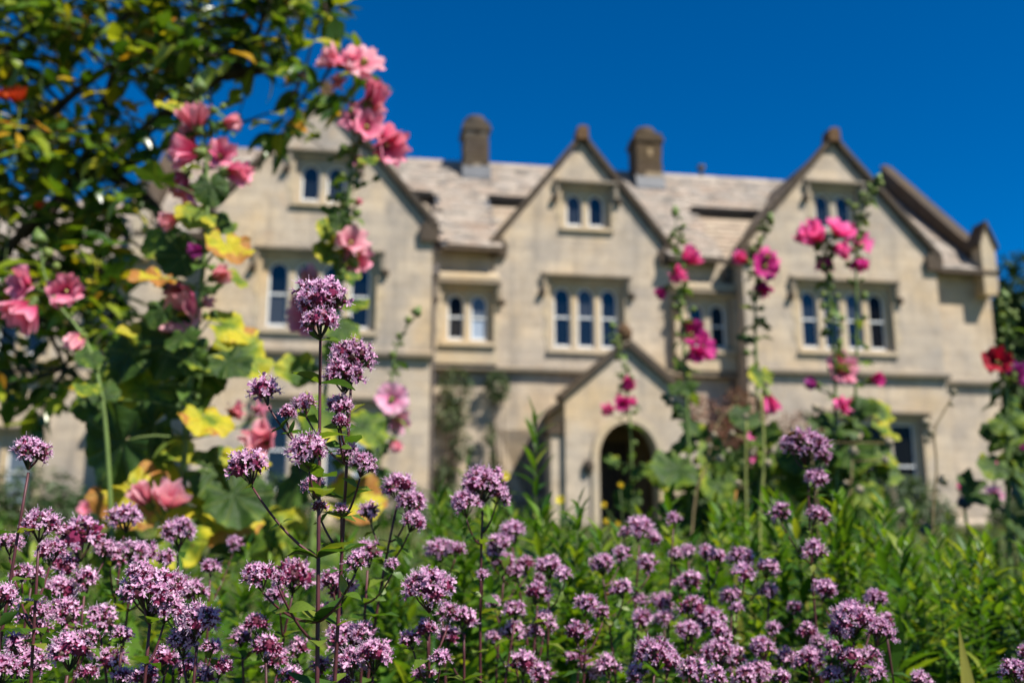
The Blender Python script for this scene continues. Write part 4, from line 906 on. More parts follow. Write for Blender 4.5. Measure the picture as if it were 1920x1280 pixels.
hollyhock('tall rose pink hollyhock leaning across the left gable peak', [(575, 1424), (585, 1000), (620, 640), (640, 500), (655, 360), (662, 250), (664, 110)], 2.4,
  [(622, 112, 52, 'bell', 'salmon', (-.7, .4, .5)), (682, 118, 84, 'open', 'salmon', (.35, .3, .9)), (652, 112, 62, 'cup', 'rose', (-.2, .6, .5)), (632, 152, 46, 'roll', 'salmon', (.2, -.5, .7)), (700, 182, 62, 'roll', 'rose', (.5, .5, .6)), (692, 198, 56, 'bell', 'salmon', (.3, -.3, .7)),
   (660, 222, 52, 'cup', 'rose', (-.6, .2, .6)), (688, 235, 64, 'cup', 'rose', (.4, .2, .9)), (727, 272, 68, 'bell', 'rose', (.45, -.35, .8)), (722, 258, 56, 'cup', 'rose', (.6, .4, .6)), (672, 302, 34, 'roll', 'rose', (.5, -.5, .5)), (672, 380, 18, 'roll', 'salmon', (.6, .3, .6)),
   (660, 452, 62, 'cup', 'salmon', (.5, .3, .7)), (668, 482, 58, 'cup', 'rose', (.4, -.2, .9)), (576, 588, 76, 'cup', 'rose', (-.3, -.1, .8), .2), (585, 520, 46, 'roll', 'salmon', (-.3, .2, .7), .2)],
  [(640, 292, 30, .05), (625, 395, 28, .25), (620, 432, 32, .35), (650, 335, 28, .05), (618, 470, 34, .3), (648, 500, 34, .3), (690, 300, 24, .3), (636, 410, 26, .1), (655, 940, 66, .52, (.2, -.8, .6)), (528, 1010, 78, .40, (.1, -.8, .5)), (565, 700, 50, .3), (640, 610, 44, .2), (660, 570, 34, .25), (600, 780, 60, .3), (680, 800, 50, .25), (660, 860, 50, .1), (560, 900, 60, .05), (610, 1050, 70, .2)],
  [(632, 350, 22), (682, 345, 20), (645, 385, 24), (668, 330, 20), (618, 372, 20), (640, 450, 24), (655, 420, 22), (705, 335, 22), (630, 500, 24), (612, 445, 22)], seed=8, autobud=26, autoleaf=22, rad=.007, budsize=.022)
hollyhock('slender hollyhock with one pale pink deep-eyed open flower by the left wing', [(690, 1360), (705, 920), (728, 780), (736, 690), (748, 640), (778, 590)], 2.9,
  [(735, 748, 64, 'open', 'pale', (.05, .1, 1)), (748, 788, 44, 'cup', 'pale', (.6, -.2, .5)), (742, 832, 28, 'roll', 'salmon', (.4, -.7, .4))], [(725, 840, 26, .1), (715, 900, 30, .1)],
  [(748, 630, 20), (765, 600, 22), (785, 588, 18), (735, 665, 20), (742, 690, 18)], seed=9, rad=.0055, autobud=14, autoleaf=6)
hollyhock('hot pink and magenta hollyhock to the right of the porch', [(1300, 1300), (1292, 900), (1285, 700), (1275, 560), (1270, 480), (1266, 400)], 3.5,
  [(1292, 482, 44, 'bell', 'hot', (.7, .6, .3)), (1268, 514, 44, 'roll', 'hot', (.1, -.2, .9)), (1243, 546, 30, 'roll', 'magenta', (-.6, -.6, .3)), (1297, 624, 48, 'cup', 'magenta', (.2, .1, .9)), (1322, 650, 46, 'cup', 'magenta', (.6, .1, .7)), (1302, 660, 34, 'bell', 'magenta', (.1, -.5, .6))],
  [(1300, 826, 46, .15), (1282, 722, 34, .05), (1288, 790, 44, .02), (1278, 690, 28, .25), (1270, 880, 58, .12), (1320, 900, 50, .15), (1262, 760, 34, .05), (1300, 960, 50, .1), (1280, 600, 22, .25), (1330, 870, 40, .2)],
  [(1266, 402, 20), (1275, 430, 18), (1256, 450, 18), (1280, 570, 18), (1300, 580, 20)], seed=11, basal=(1310, 800, 1010, 16), autobud=34, autoleaf=16, budsize=.021)
hollyhock('thin green budded hollyhock with two small magenta blooms before the porch arch', [(1195, 1240), (1186, 950), (1182, 800), (1170, 700), (1160, 650), (1150, 615)], 4.0,
  [(1175, 720, 34, 'roll', 'magenta', (.3, .1, .8)), (1140, 770, 32, 'roll', 'hot', (-.3, .1, .9)), (1165, 757, 30, 'bell', 'magenta', (-.1, -.1, .8)), (1182, 752, 22, 'roll', 'hot', (.7, 0, .5))],
  [(1150, 868, 20, .2), (1200, 880, 24, .2), (1180, 930, 30, .1)], [(1155, 640, 16), (1182, 800, 20), (1190, 830, 20)], seed=12, rad=.006, autobud=26, autoleaf=12, budsize=.02)
hollyhock('magenta hollyhock standing in the shaded corner by the drainpipe', [(1428, 1300), (1422, 900), (1418, 700), (1416, 560), (1425, 470), (1442, 412)], 3.5,
  [(1392, 486, 36, 'roll', 'hot', (-.7, .1, .6)), (1432, 500, 60, 'open', 'magenta', (.3, .1, .9)), (1438, 482, 46, 'cup', 'hot', (.4, .5, .5)), (1428, 538, 36, 'bell', 'magenta', (.1, -.6, .5)), (1442, 752, 44, 'roll', 'hot', (.2, -.9, .2))],
  [(1424, 702, 30, .3), (1400, 640, 24, .1), (1432, 820, 36, .2), (1400, 780, 34, .05), (1450, 880, 44, .1)], [(1430, 430, 18), (1446, 418, 20), (1412, 560, 18), (1420, 600, 18)], seed=13, basal=(1420, 830, 1010, 16), autobud=34, autoleaf=18, budsize=.021)
hollyhock('hot pink hollyhock before the right wing window, the shorter of a crossing pair', [(1575, 1300), (1568, 900), (1566, 720), (1558, 580), (1548, 500), (1545, 455)], 3.4,
  [(1524, 445, 58, 'bell', 'hot', (-.6, .5, .6)), (1575, 430, 54, 'cup', 'hot', (.3, .6, .5)), (1574, 468, 44, 'roll', 'hot', (.4, -.3, .7)), (1546, 492, 34, 'bell', 'magenta', (-.2, -.9, .2)), (1580, 690, 56, 'cup', 'rose', (.2, .2, .7)), (1580, 756, 46, 'roll', 'hot', (-.1, -.3, .8)), (1525, 720, 30, 'roll', 'plum', (-.7, 0, .4))],
  [(1560, 800, 58, .12), (1590, 850, 50, .1), (1545, 735, 34, .08), (1600, 790, 40, .12), (1540, 880, 50, .05), (1570, 930, 56, .12), (1600, 1010, 60, .4)], [(1560, 540, 18), (1556, 590, 20), (1575, 640, 20)], seed=14, basal=(1550, 800, 1010, 16), autobud=40, autoleaf=18, budsize=.021)
hollyhock('tall green-tipped hollyhock with hot pink blooms before the right gable', [(1600, 1300), (1598, 900), (1606, 680), (1606, 500), (1615, 410), (1645, 338)], 3.5,
  [(1616, 455, 46, 'cup', 'hot', (.5, .1, .7)), (1610, 492, 34, 'bell', 'magenta', (0, -.9, .3)), (1592, 440, 34, 'bell', 'hot', (-.3, .3, .6)), (1640, 712, 32, 'roll', 'magenta', (.6, .1, .6))],
  [(1635, 850, 46, .18, (.2, -.9, .5)), (1610, 770, 40, .08), (1650, 770, 30, .3), (1610, 640, 26, .1), (1655, 810, 34, .35, (.4, -.6, .8))], [(1642, 345, 22), (1630, 352, 20), (1615, 366, 20), (1600, 388, 20), (1590, 380, 18), (1618, 410, 22), (1600, 530, 20)], seed=15, basal=(1585, 860, 1010, 10), autobud=44, autoleaf=18, budsize=.021)
hollyhock('deep crimson hollyhock rising against the dark trees past the house', [(1895, 1320), (1890, 950), (1888, 760), (1885, 660), (1890, 600), (1884, 560)], 3.1,
  [(1870, 676, 48, 'cup', 'crimson', (-.2, .2, .9)), (1904, 702, 46, 'cup', 'plum', (.4, .1, .8)), (1915, 700, 40, 'cup', 'plum', (.6, -.2, .5)), (1917, 845, 30, 'roll', 'plum', (.1, 0, .8))],
  [(1905, 770, 40, .2), (1890, 840, 44, .25), (1905, 920, 50, .1), (1880, 960, 44, .05), (1912, 870, 40, .3)], [(1882, 565, 18), (1892, 585, 20), (1880, 602, 18), (1892, 625, 20)], seed=16, basal=(1905, 780, 1010, 12), autobud=26, autoleaf=20, budsize=.02)

# ------------------------------------------------------------------ the small tree on the left
TLEAF = leafy('tree_leaf', [(0, (0.02, 0.055, 0.010)), (0.3, (0.042, 0.10, 0.013)), (0.55, (0.10, 0.18, 0.016)), (0.84, (0.24, 0.28, 0.022)), (0.945, (0.42, 0.36, 0.03)), (0.985, (0.45, 0.22, 0.02)), (1, (0.28, 0.05, 0.015))], 0.36, 0.3, 0.55, (1.7, 1.55, 0.4), 0.3, 8)
BARK = plain('tree_bark', (0.05, 0.036, 0.026), 0.9, 0.15, 0.4, 22)
def make_tree():
    r = random.Random(21); base = Vector((-2.65, 3.35, ground_z(3.35)))
    root = thing('fruit_tree', 'small glossy leaved tree with yellowing leaves arching over the left of the border', 'tree', base)
    W = lambda p: P(p[0], p[1], p[2] if len(p) > 2 else 3.2) - base
    tr = smooth_path([Vector((0, 0, -.05)), Vector((.05, 0, .5)), Vector((.0, .05, 1.0)), Vector((.12, .0, 1.45)), Vector((.1, 0, 2.1)), Vector((.25, .05, 2.8))], 4)
    t = MB(); t.tube(tr, [.085 - .06 * i / (len(tr) - 1) for i in range(len(tr))], 9); t.build('trunk', BARK, root, True)
    def tp(z): return min(tr, key=lambda v: abs(v.z - z))
    limbs = [[tp(.95), W((-160, 640)), W((0, 480)), W((130, 355)), W((250, 305)), W((345, 262)), W((470, 225))],
             [tp(1.6), W((-120, 230)), W((0, 105)), W((60, 40)), W((120, -60))],
             [W((40, 440)), W((130, 355)), W((185, 230)), W((222, 95)), W((245, -40))],
             [W((150, 345)), W((330, 200, 3.1)), W((440, 125, 3.05)), W((480, 70, 3.0)), W((520, -40, 3.0))],
             [W((420, 140, 3.05)), W((520, 130, 3.0)), W((600, 160, 2.95))],
             [tp(.8), W((-180, 640)), W((-20, 600)), W((70, 600)), W((125, 690))],
             [tp(1.5), W((-90, 330)), W((60, 240)), W((200, 130)), W((380, 55, 3.1)), W((600, -10, 3.0))],
             [tp(1.8), W((-100, 60)), W((120, -120)), W((380, -160))], [tp(2.2), W((-220, -120)), W((-50, -300))], [tp(1.3), W((-420, 200)), W((-640, 60))], [W((-20, 470)), W((60, 520)), W((170, 520)), W((215, 600))],
             [W((200, 320)), W((300, 400)), W((270, 470))]]
    lp = []
    for L in limbs:
        s = smooth_path(L, 5); n = len(s); m = MB(); m.tube(s, [.024 - .019 * i / (n - 1) for i in range(n)], 7); m.build('branch', BARK, root, True); lp += s[2:]
    def dens(x, y):
        d = 0
        if x < 250: d = 1.0 if y < 640 else (.55 if (y < 780 and x < 190) else 0)
        elif x < 480: d = .95 if y < 140 else (.75 if y < 300 and x < 340 else (.4 if y < 270 else (.35 if y < 470 and x < 275 else 0)))
        elif x < 650: d = .85 if y < 45 else (.5 if y < 120 else (.55 if y < 215 and x > 500 else (.3 if y < 290 and x < 580 else 0)))
        for gx, gy, gr in ((185, 150, 50), (235, 195, 34), (505, 190, 50), (350, 120, 18), (560, 60, 40), (610, 90, 30), (220, 70, 18), (465, 250, 30)):
            if math.hypot(x - gx, y - gy) < gr: d *= .06
        if x < 0 or y < 0: d = .5 if x > -700 and y > -420 else 0
        if x < 0 and y > 600: d = .4 if y < 800 else 0
        return d
    lv = [leaf_shape(1, .42, f, dr, 4, wave=w) for f, dr, w in ((.35, .2, .05), (.2, .45, .1), (.5, .05, .05), (.3, -.15, .15))]
    lvm = [l.mesh('leaf', TLEAF, True) for l in lv]
    tw = MB(); fol = MB(); cl = []; tries = 0
    while len(cl) < 820 and tries < 14000:
        tries += 1; x, y = r.uniform(-420, 650), r.uniform(-330, 800)
        if r.random() < dens(x, y): cl.append((x, y, r.uniform(2.75, 3.75) if x < 400 else r.uniform(2.75, 3.3)))
    cl.sort(key=lambda c: (not (0 <= c[0] <= 640 and 0 <= c[1] < 780), c[2])); npart = 0
    for x, y, d in cl:
        q = P(x, y, d) - base; j = min(lp, key=lambda v: (v - q).length_squared)
        if (j - q).length > .75: continue
        dr = (q - j).normalized(); e = q + dr * .06
        pts = curve_pts(j, e, j.lerp(e, .5) + Vector((0, 0, .03)), 6); tw.tube(pts, [.0045, .004, .0033, .0027, .0022, .0018, .0013], 4, 0, False)
        vis = 0 <= x <= 640 and 0 <= y < 780
        for k in range(r.randint(5, 8)):
            p = pts[r.randint(3, 6)] + Vector((r.uniform(-.03, .03), r.uniform(-.03, .03), r.uniform(-.03, .03)))
            a = r.uniform(0, 6.28); yv = (dr * .6 + Vector((math.cos(a), math.sin(a), r.uniform(-.7, .35)))).normalized()
            up = Vector((r.uniform(-.4, 1.0), r.uniform(-1.0, .3), 1)); zv = (up - yv * up.dot(yv)).normalized(); xv = yv.cross(zv)
            M = TRS(p, Matrix((xv, yv, zv)).transposed(), r.uniform(.065, .12)); i = r.randrange(4)
            if vis and npart < 300: link('leaf', lvm[i], root, M); npart += 1
            else: fol.merge(lv[i], M)
    tag(tw.build('twigs', BARK, root, True), kind='stuff'); tag(fol.build('foliage', TLEAF, root, True), kind='stuff')
make_tree()
# ------------------------------------------------------------------ green spires and the rest of the border
SPIRE = leafy('spire_leaf', [(0, (0.028, 0.085, 0.010)), (0.5, (0.065, 0.155, 0.013)), (0.8, (0.13, 0.235, 0.02)), (1, (0.24, 0.29, 0.03))], 0.45, 0.42, 0.4, (1.5, 1.4, 0.45), 0.25, 7)
SSTEM = plain('spire_stem', (0.06, 0.09, 0.022), 0.6, 0.3)
DRY = plain('dry_stem', (0.20, 0.15, 0.075), 0.85, 0.15, 0.35, 25)
PAPER = plain('papery_seedhead', (0.30, 0.25, 0.17), 0.9, 0.1, 0.35, 40)
def spire_template(seed, h=.7, nl=70, L=.085, W=.013, sep=False):
    r = random.Random(seed); root = thing('leafy_spire', 'x', 'plant'); lean = Vector((r.uniform(-.05, .05), r.uniform(-.05, .05), h))
    pts = curve_pts((0, 0, 0), lean, (lean.x * .2, lean.y * .2, h * .5), 8); st = MB(); st.tube(pts, [.0032 - .0022 * i / 8 for i in range(9)], 5); st.build('stem', SSTEM, root, True)
    ms = [leaf_shape(1, W / L, f, d, 3) for f, d in ((.4, .25), (.3, .5), (.5, .05))]; fol = MB()
    for k in range(nl):
        t = .12 + .88 * (k + .5) / nl; i = min(7, int(t * 8)); p = pts[i].lerp(pts[i + 1], t * 8 - i); a = k * 2.39996 + r.uniform(-.3, .3)
        el = .25 + .9 * t ** 2 + r.uniform(-.2, .2); y = Vector((math.cos(a) * math.cos(el), math.sin(a) * math.cos(el), math.sin(el))); x = y.cross(Vector((0, 0, 1))).normalized(); z = x.cross(y)
        s = L * r.uniform(.7, 1.15) * (1.0 - .45 * max(0, t - .6) / .4); M = TRS(p, Matrix((x, y, z)).transposed(), s)
        if sep: link('leaf', sep[k % 3], root, M)
        else: fol.merge(ms[k % 3], M)
    if not sep: tag(fol.build('foliage', SPIRE, root, True), kind='stuff')
    return root
ST = [spire_template(60 + i, .7, 84 - 6 * i, .066 + .012 * i, .015 + .003 * i) for i in range(4)]
SPM = [leaf_shape(1, .17, f, d, 4).mesh('leaf', SPIRE, True) for f, d in ((.4, .25), (.3, .45), (.5, .05))]
used = [False] * 4
def put_spire(i, x, y, h, rz, label, group=None):
    o = ST[i] if not used[i] else copy_tree(ST[i]); used[i] = True
    o.location = (x, y, ground_z(y) - .01); s = h / .7; o.scale = (.6 + .4 * s, .6 + .4 * s, s); o.rotation_euler = (0, 0, rz); o['label'] = label
    if group: o['group'] = group
    return o
def top_at(px, py, d, i, rz, label, group=None):
    p = P(px, py, d); return put_spire(i, p.x, p.y, max(.15, p.z - ground_z(d)), rz, label, group)
def lim(px):
    for a, b, v in ((-200, 90, 975), (90, 230, 1000), (230, 450, 985), (450, 720, 985), (720, 800, 985), (800, 880, 905), (880, 960, 925), (960, 1100, 915), (1100, 1260, 965), (1260, 1560, 915), (1560, 1700, 925), (1700, 1790, 975), (1790, 2200, 985)):
        if a <= px < b: return v
    return 990
r = random.Random(77)
for k in range(300):
    px = r.uniform(-150, 2070) if k % 3 else r.uniform(700, 2000); d = 1.5 + 4.0 * r.random() ** 1.9
    py = lim(px) + abs(r.gauss(0, 1)) * 85 * min(1.0, 2.2 / d) + (25 if d > 3 else 0)
    top_at(px, min(py, 1230), d, r.randrange(4), r.uniform(0, 6.28), 'green leafy spire without flowers in the thicket behind the marjoram', 'green spires of the thicket')
for (px, py, d, h, nl, L, lab) in ((1005, 768, 2.25, .9, 60, .095, 'tallest flowerless green spire with narrow leaves before the porch window'), (852, 860, 2.6, .8, 46, .085, 'green narrow leaved spire below the wall climbers'), (1068, 950, 2.1, .6, 40, .08, 'short bright green spire at the foot of the porch pier')):
    sp_ = spire_template(int(px), .7, nl, L, .016, SPM); p = P(px, py, d); hh = p.z - ground_z(d); sp_.location = (p.x, p.y, ground_z(d) - .01); sp_.scale = (1.05, 1.05, hh / .7); sp_['label'] = lab

# low growth that nobody could count
r = random.Random(5); gc = MB(); bl = [leaf_shape(1, w, f, d, 3) for w, f, d in ((.10, .3, .5), (.22, .3, .35), (.4, .25, .3), (.07, .4, .7))]
for k in range(9000):
    d = 1.3 + 11 * r.random() ** 1.7; x = r.uniform(-.66, .66) * d; a = r.uniform(0, 6.28); el = r.uniform(.3, 1.35)
    y = Vector((math.cos(a) * math.cos(el), math.sin(a) * math.cos(el), math.sin(el))); xx = y.cross(Vector((0, 0, 1))).normalized(); z = xx.cross(y)
    hgt = r.random() ** 1.3 * (.40 if d < 7 else .5); gc.merge(bl[r.randrange(4)], TRS((x, d, ground_z(d) + hgt - .02), Matrix((xx, y, z)).transposed(), r.uniform(.04, .085) * (1 + .1 * d)))
tag(gc.build('undergrowth', SPIRE), 'dense low green leaves filling the ground of the border', 'undergrowth', kind='stuff')
lawn = MB(); r = random.Random(9)
for k in range(42000):
    d = 4 + 17 * r.random() ** .8; x = r.uniform(-.85, .85) * d; a = r.uniform(0, 6.28); s = r.uniform(.05, .16); w = .011
    lawn.add([(x - w * math.cos(a), d - w * math.sin(a), ground_z(d)), (x + w * math.cos(a), d + w * math.sin(a), ground_z(d)), (x + r.uniform(-.05, .05), d + r.uniform(-.05, .05), ground_z(d) + s)], [(0, 1, 2)])
GRASS = leafy('grass_blade', [(0, (0.05, 0.08, 0.018)), (0.6, (0.10, 0.12, 0.03)), (1, (0.24, 0.20, 0.08))], .3, .6, .2)
tag(lawn.build('grass', GRASS), 'rough grass between the border and the house', 'grass', kind='stuff')

# sword-leaved clumps
SWORD = leafy('sword_leaf', [(0, (0.12, 0.15, 0.02)), (0.5, (0.20, 0.21, 0.03)), (1, (0.34, 0.30, 0.06))], .5, .5, .3, (1.5, 1.3, .4), .3, 5)
def sword_clump(label, px, py, d, n, w, seed, spread=.12, group=None):
    r = random.Random(seed); p = P(px, py, d); b = Vector((p.x, p.y, ground_z(d))); root = thing('sword_leaf_clump', label, 'plant', b, 0, group); h = p.z - b.z
    for k in range(n):
        a = r.uniform(0, 6.28); t = Vector((math.cos(a) * spread, math.sin(a) * spread * .6, 1)) if k else Vector((0, 0, 1)); L = h * (1 if k == 0 else r.uniform(.65, .95))
        y = t.normalized(); z = Vector((r.uniform(-.3, .3), -1, .2)); z = (z - y * z.dot(y)).normalized(); x = y.cross(z)
        m = leaf_shape(1.09, w / L, .25, .04, 7, 1.5); link('leaf', m.mesh('leaf', SWORD, True), root, TRS((r.uniform(-.03, .03), r.uniform(-.02, .02), -.01), Matrix((x, y, z)).transposed(), L))
sword_clump('broad olive sword shaped leaf standing upright with a pointed tip', 1783, 1160, 1.25, 2, .062, 1, .10)
sword_clump('yellowing strap leaves rising behind the end of the marjoram drift', 1545, 1085, 1.7, 6, .03, 2)
sword_clump('yellow green strap leaves between the marjoram and the porch', 1390, 1020, 1.9, 6, .03, 3)
sword_clump('pale strap leaves behind the double marjoram head', 1110, 1040, 1.8, 4, .026, 4)

# dry stalks with papery heads
def stalk(label, path, d, heads, seed, rad=.004, mat=DRY, name='seed_stalk'):
    r = random.Random(seed); pts = [P(x, y, d) for x, y in path]; pts[0].z = ground_z(d); b = pts[0].copy(); root = thing(name, label, 'seed stalk', b)
    sp = [p - b for p in smooth_path(pts, 4)]; m = MB(); m.tube(sp, [rad * (1 - .4 * i / (len(sp) - 1)) for i in range(len(sp))], 7)
    for x, y, w in heads:
        q = P(x, y, d) - b; j = min(sp, key=lambda v: (v - q).length); s = .75 * w * d / FPX / 2
        h = MB(); h.lathe([(.35, -.9), (.9, -.45), (1, .1), (.7, .6), (.2, .8)], 8)
        for k in range(7): h.merge(leaf_shape(1.5, .7, .3, .3, 2), Matrix.Rotation(k * .9, 4, 'Z') @ Matrix.Translation((0, .5, -.5)) @ Matrix.Rotation(r.uniform(.5, 1.4), 4, 'X'))
        link('seed_head', h.mesh('seed_head', PAPER, True), root, TRS(q, frame((q - j) + Vector((0, 0, .01))), s)); m.tube([j, q], rad * .4, 4)
    m.build('stem', mat, root, True)
stalk('tall dry brown stalk kinked at the top with papery seed heads', [(1740, 1300), (1748, 1000), (1756, 880), (1752, 810), (1768, 775), (1786, 742)], 2.9, [(1788, 735, 20), (1784, 758, 12), (1736, 792, 26), (1738, 825, 16), (1768, 900, 26), (1745, 810, 18)], 1)
GST = plain('green_stalk', (0.22, 0.24, 0.06), .6, .3, .25, 20)
stalk('thick yellow green cut stalk beside the porch side hollyhocks', [(1418, 1300), (1424, 1000), (1432, 860), (1428, 740)], 2.9, [(1440, 868, 20), (1436, 720, 14), (1412, 738, 18)], 2, .006, GST)
stalk('leaning grey dry stalk with crumpled heads', [(1270, 1300), (1300, 960), (1322, 880), (1342, 800), (1375, 760)], 3.0, [(1338, 815, 18), (1330, 835, 14), (1350, 860, 22), (1366, 845, 14)], 3)
stalk('orange brown broken stalk behind the marjoram', [(1372, 1300), (1374, 1000), (1380, 920)], 2.6, [(1384, 905, 18)], 4, .005, plain('orange_stalk', (.35, .17, .04), .7, .2, .2, 20))
stalk('brown upright stalk with a pale crumpled head below the pink hollyhocks', [(1585, 1300), (1590, 1000), (1597, 880), (1594, 840)], 2.8, [(1600, 845, 28), (1612, 918, 24), (1660, 862, 20), (1585, 905, 14)], 5)
stalk('pale green stalk topped with cream dry blooms', [(1405, 1300), (1400, 1000), (1398, 860), (1400, 790)], 3.1, [(1410, 850, 18), (1415, 842, 14), (1372, 812, 16), (1398, 780, 16)], 6, .005, GST)
stalk('dry stalk with pale seed heads among the hollyhock leaves', [(1530, 1300), (1535, 1000), (1520, 850), (1512, 790)], 3.1, [(1512, 780, 20), (1530, 765, 22), (1500, 800, 16), (1668, 830, 24)], 7)

# blue globe thistles
BLUE = plain('thistle_blue', (0.035, 0.055, 0.12), .6, .3, .3, 60)
def thistle(label, px, py, w, d, seed):
    r = random.Random(seed); p = P(px, py, d); b = Vector((p.x, p.y, ground_z(d))); root = thing('globe_thistle', label, 'thistle', b); s = w * d / FPX / 2; q = p - b
    m = MB(); m.lathe([(.2, -.8), (.65, -.55), (.85, 0), (.6, .6), (.15, .83)], 10)
    for k in range(90):
        t = math.acos(1 - 1.8 * (k + .5) / 90); a = k * 2.4; e = Vector((math.sin(t) * math.cos(a), math.sin(t) * math.sin(a), math.cos(t))); m.tube([e * .8, e * 1.08], [.09, .015], 4, 0, False)
    link('flower_head', m.mesh('flower_head', BLUE), root, TRS(q, Matrix.Identity(3), s)); st = MB(); st.tube(curve_pts((0, 0, 0), q, (q.x + .02, 0, q.z * .5), 6), .0035, 5); st.build('stem', SSTEM, root, True)
    for k in range(9):
        a = k * 2.4; y = Vector((math.cos(a), math.sin(a), .7)).normalized(); x = y.cross(Vector((0, 0, 1))).normalized(); link('leaf', SPM[k % 3], root, TRS((0, 0, q.z * (.25 + .07 * k)), Matrix((x, y, x.cross(y))).transposed(), r.uniform(.08, .14)))
thistle('dark blue globe thistle head before the right end wall', 1808, 942, 27, 3.2, 1)
thistle('lower blue globe thistle half hidden in leaves by the window jamb', 1735, 992, 24, 3.3, 2)
thistle('dark globe thistle sunk among the spires beside the crimson hollyhock', 1895, 1008, 22, 3.2, 3)

# small single flowers on thin stems
PETAL['yellow'] = petal_mat('petal_yellow', (.6, .5, .03), (.75, .68, .04), (.8, .74, .08))
PETAL['red'] = petal_mat('petal_orange_red', (.5, .04, .01), (.65, .07, .02), (.7, .12, .03))
def small_flower(name, label, cat, px, py, w, d, kind, col, seed, group=None, extra=()):
    r = random.Random(seed); p = P(px, py, d); b = Vector((p.x + r.uniform(-.05, .05), p.y + .03, ground_z(d))); root = thing(name, label, cat, b, 0, group); st = MB(); top = p - b
    main = curve_pts((0, 0, 0), top, (top.x * .3, top.y * .5, top.z * .6), 8); st.tube(main, .0022, 5)
    for x, y, ww in ((px, py, w),) + tuple(extra):
        q = P(x, y, d) - b; sc = ww * d / FPX / (1.9 if kind == 'open' else 1.3); z = Vector((r.uniform(-.4, .4), -.8, r.uniform(.2, .8))).normalized(); R = frame(z)
        h = link('flower', CALM, root, TRS(q, R, sc))
        for k in range(5): link('petal', petal_mesh(kind, col, k % 3), h, Matrix.Rotation(k * 1.2566, 4, 'Z'))
        j = min(main, key=lambda v: (v - (q - Vector((0, 0, .06)))).length); st.tube([j, q - z * sc * .3], .0016, 4)
    st.build('stem', SSTEM, root, True)
    for k in range(8):
        a = k * 2.4; y = Vector((math.cos(a), math.sin(a), .5)).normalized(); x = y.cross(Vector((0, 0, 1))).normalized(); j = main[1 + k % 7]; link('leaf', SPM[k % 3], root, TRS(j, Matrix((x, y, x.cross(y))).transposed(), r.uniform(.05, .09)))
small_flower('pink_mallow', 'bright pink cup flower with fine stems before the pale end wall', 'flower', 1865, 882, 34, 3.6, 'cup', 'hot', 1)
small_flower('pink_mallow', 'small pink bloom just above the blue globe thistle', 'flower', 1799, 914, 24, 3.7, 'cup', 'hot', 2)
small_flower('pink_mallow', 'violet pink flower facing sideways below the bright pink cup', 'flower', 1860, 932, 26, 3.6, 'cup', 'pale', 3)
small_flower('pink_mallow', 'stem with two tiny pink buds in the shade of the rusty climber', 'flower', 1413, 820, 16, 4.5, 'cup', 'hot', 4, None, ((1418, 863, 16), (1432, 838, 12)))
small_flower('pink_mallow', 'tiny pink bloom beside the white window frame', 'flower', 1634, 916, 18, 4.5, 'cup', 'hot', 5)
small_flower('yellow_primrose', 'yellow flowers on a leafy stem before the dark porch doorway', 'flower', 1162, 912, 12, 3.2, 'bell', 'yellow', 6, None, ((1133, 948, 12), (1136, 980, 12), (1157, 984, 10)))
small_flower('yellow_primrose', 'single small yellow flower before the porch pier', 'flower', 1052, 940, 14, 3.2, 'cup', 'yellow', 7)
small_flower('yellow_primrose', 'tiny yellow flower above the double marjoram head', 'flower', 945, 894, 13, 3.2, 'cup', 'yellow', 8)
small_flower('red_poppy', 'dull red flower in the bed below the far left windows', 'flower', 165, 955, 22, 4.5, 'cup', 'rose', 9)
small_flower('trumpet_vine', 'orange red trumpet flowers high among the tree leaves', 'flower', 38, 192, 40, 2.9, 'bell', 'red', 10, None, ((12, 188, 30), (76, 392, 18)))

# shrubs and climbers by the house, trees beyond
def leaf_cloud(mb, c, rad, n, size, r, hollow=.45, flat=None):
    for k in range(n):
        while True:
            p = Vector((r.uniform(-1, 1), r.uniform(-1, 1), r.uniform(-1, 1)))
            if hollow < p.length < 1: break
        q = Vector(c) + Vector((p.x * rad[0], p.y * rad[1], p.z * rad[2])); a = Vector((r.gauss(0, 1), r.gauss(0, 1), r.gauss(0, .6))).normalized(); nn = (p * .7 + Vector((r.gauss(0, .5), r.gauss(0, .5), .5))).normalized()
        y = (a - nn * a.dot(nn)).normalized(); x = y.cross(nn); s = size * r.uniform(.6, 1.3)
        mb.add([q - y * s, q + x * s * .42 + nn * s * .1, q + y * s, q - x * s * .42 + nn * s * .1], [(0, 1, 2, 3)], 0, [(.5, 0), (1, .5), (.5, 1), (0, .5)])
SHRUB = leafy('shrub_leaf', [(0, (0.016, 0.04, 0.010)), (0.6, (0.035, 0.075, 0.016)), (1, (0.08, 0.12, 0.03))], .25, .5, .35)
RUSTY = leafy('rusty_leaf', [(0, (0.10, 0.055, 0.03)), (0.4, (0.22, 0.11, 0.075)), (0.7, (0.30, 0.17, 0.12)), (1, (0.06, 0.08, 0.02))], .25, .6, .2, (1.3, 1.0, .7))
GREYG = leafy('climber_leaf', [(0, (0.025, 0.05, 0.018)), (0.6, (0.06, 0.10, 0.035)), (1, (0.14, 0.17, 0.06))], .25, .5, .3)
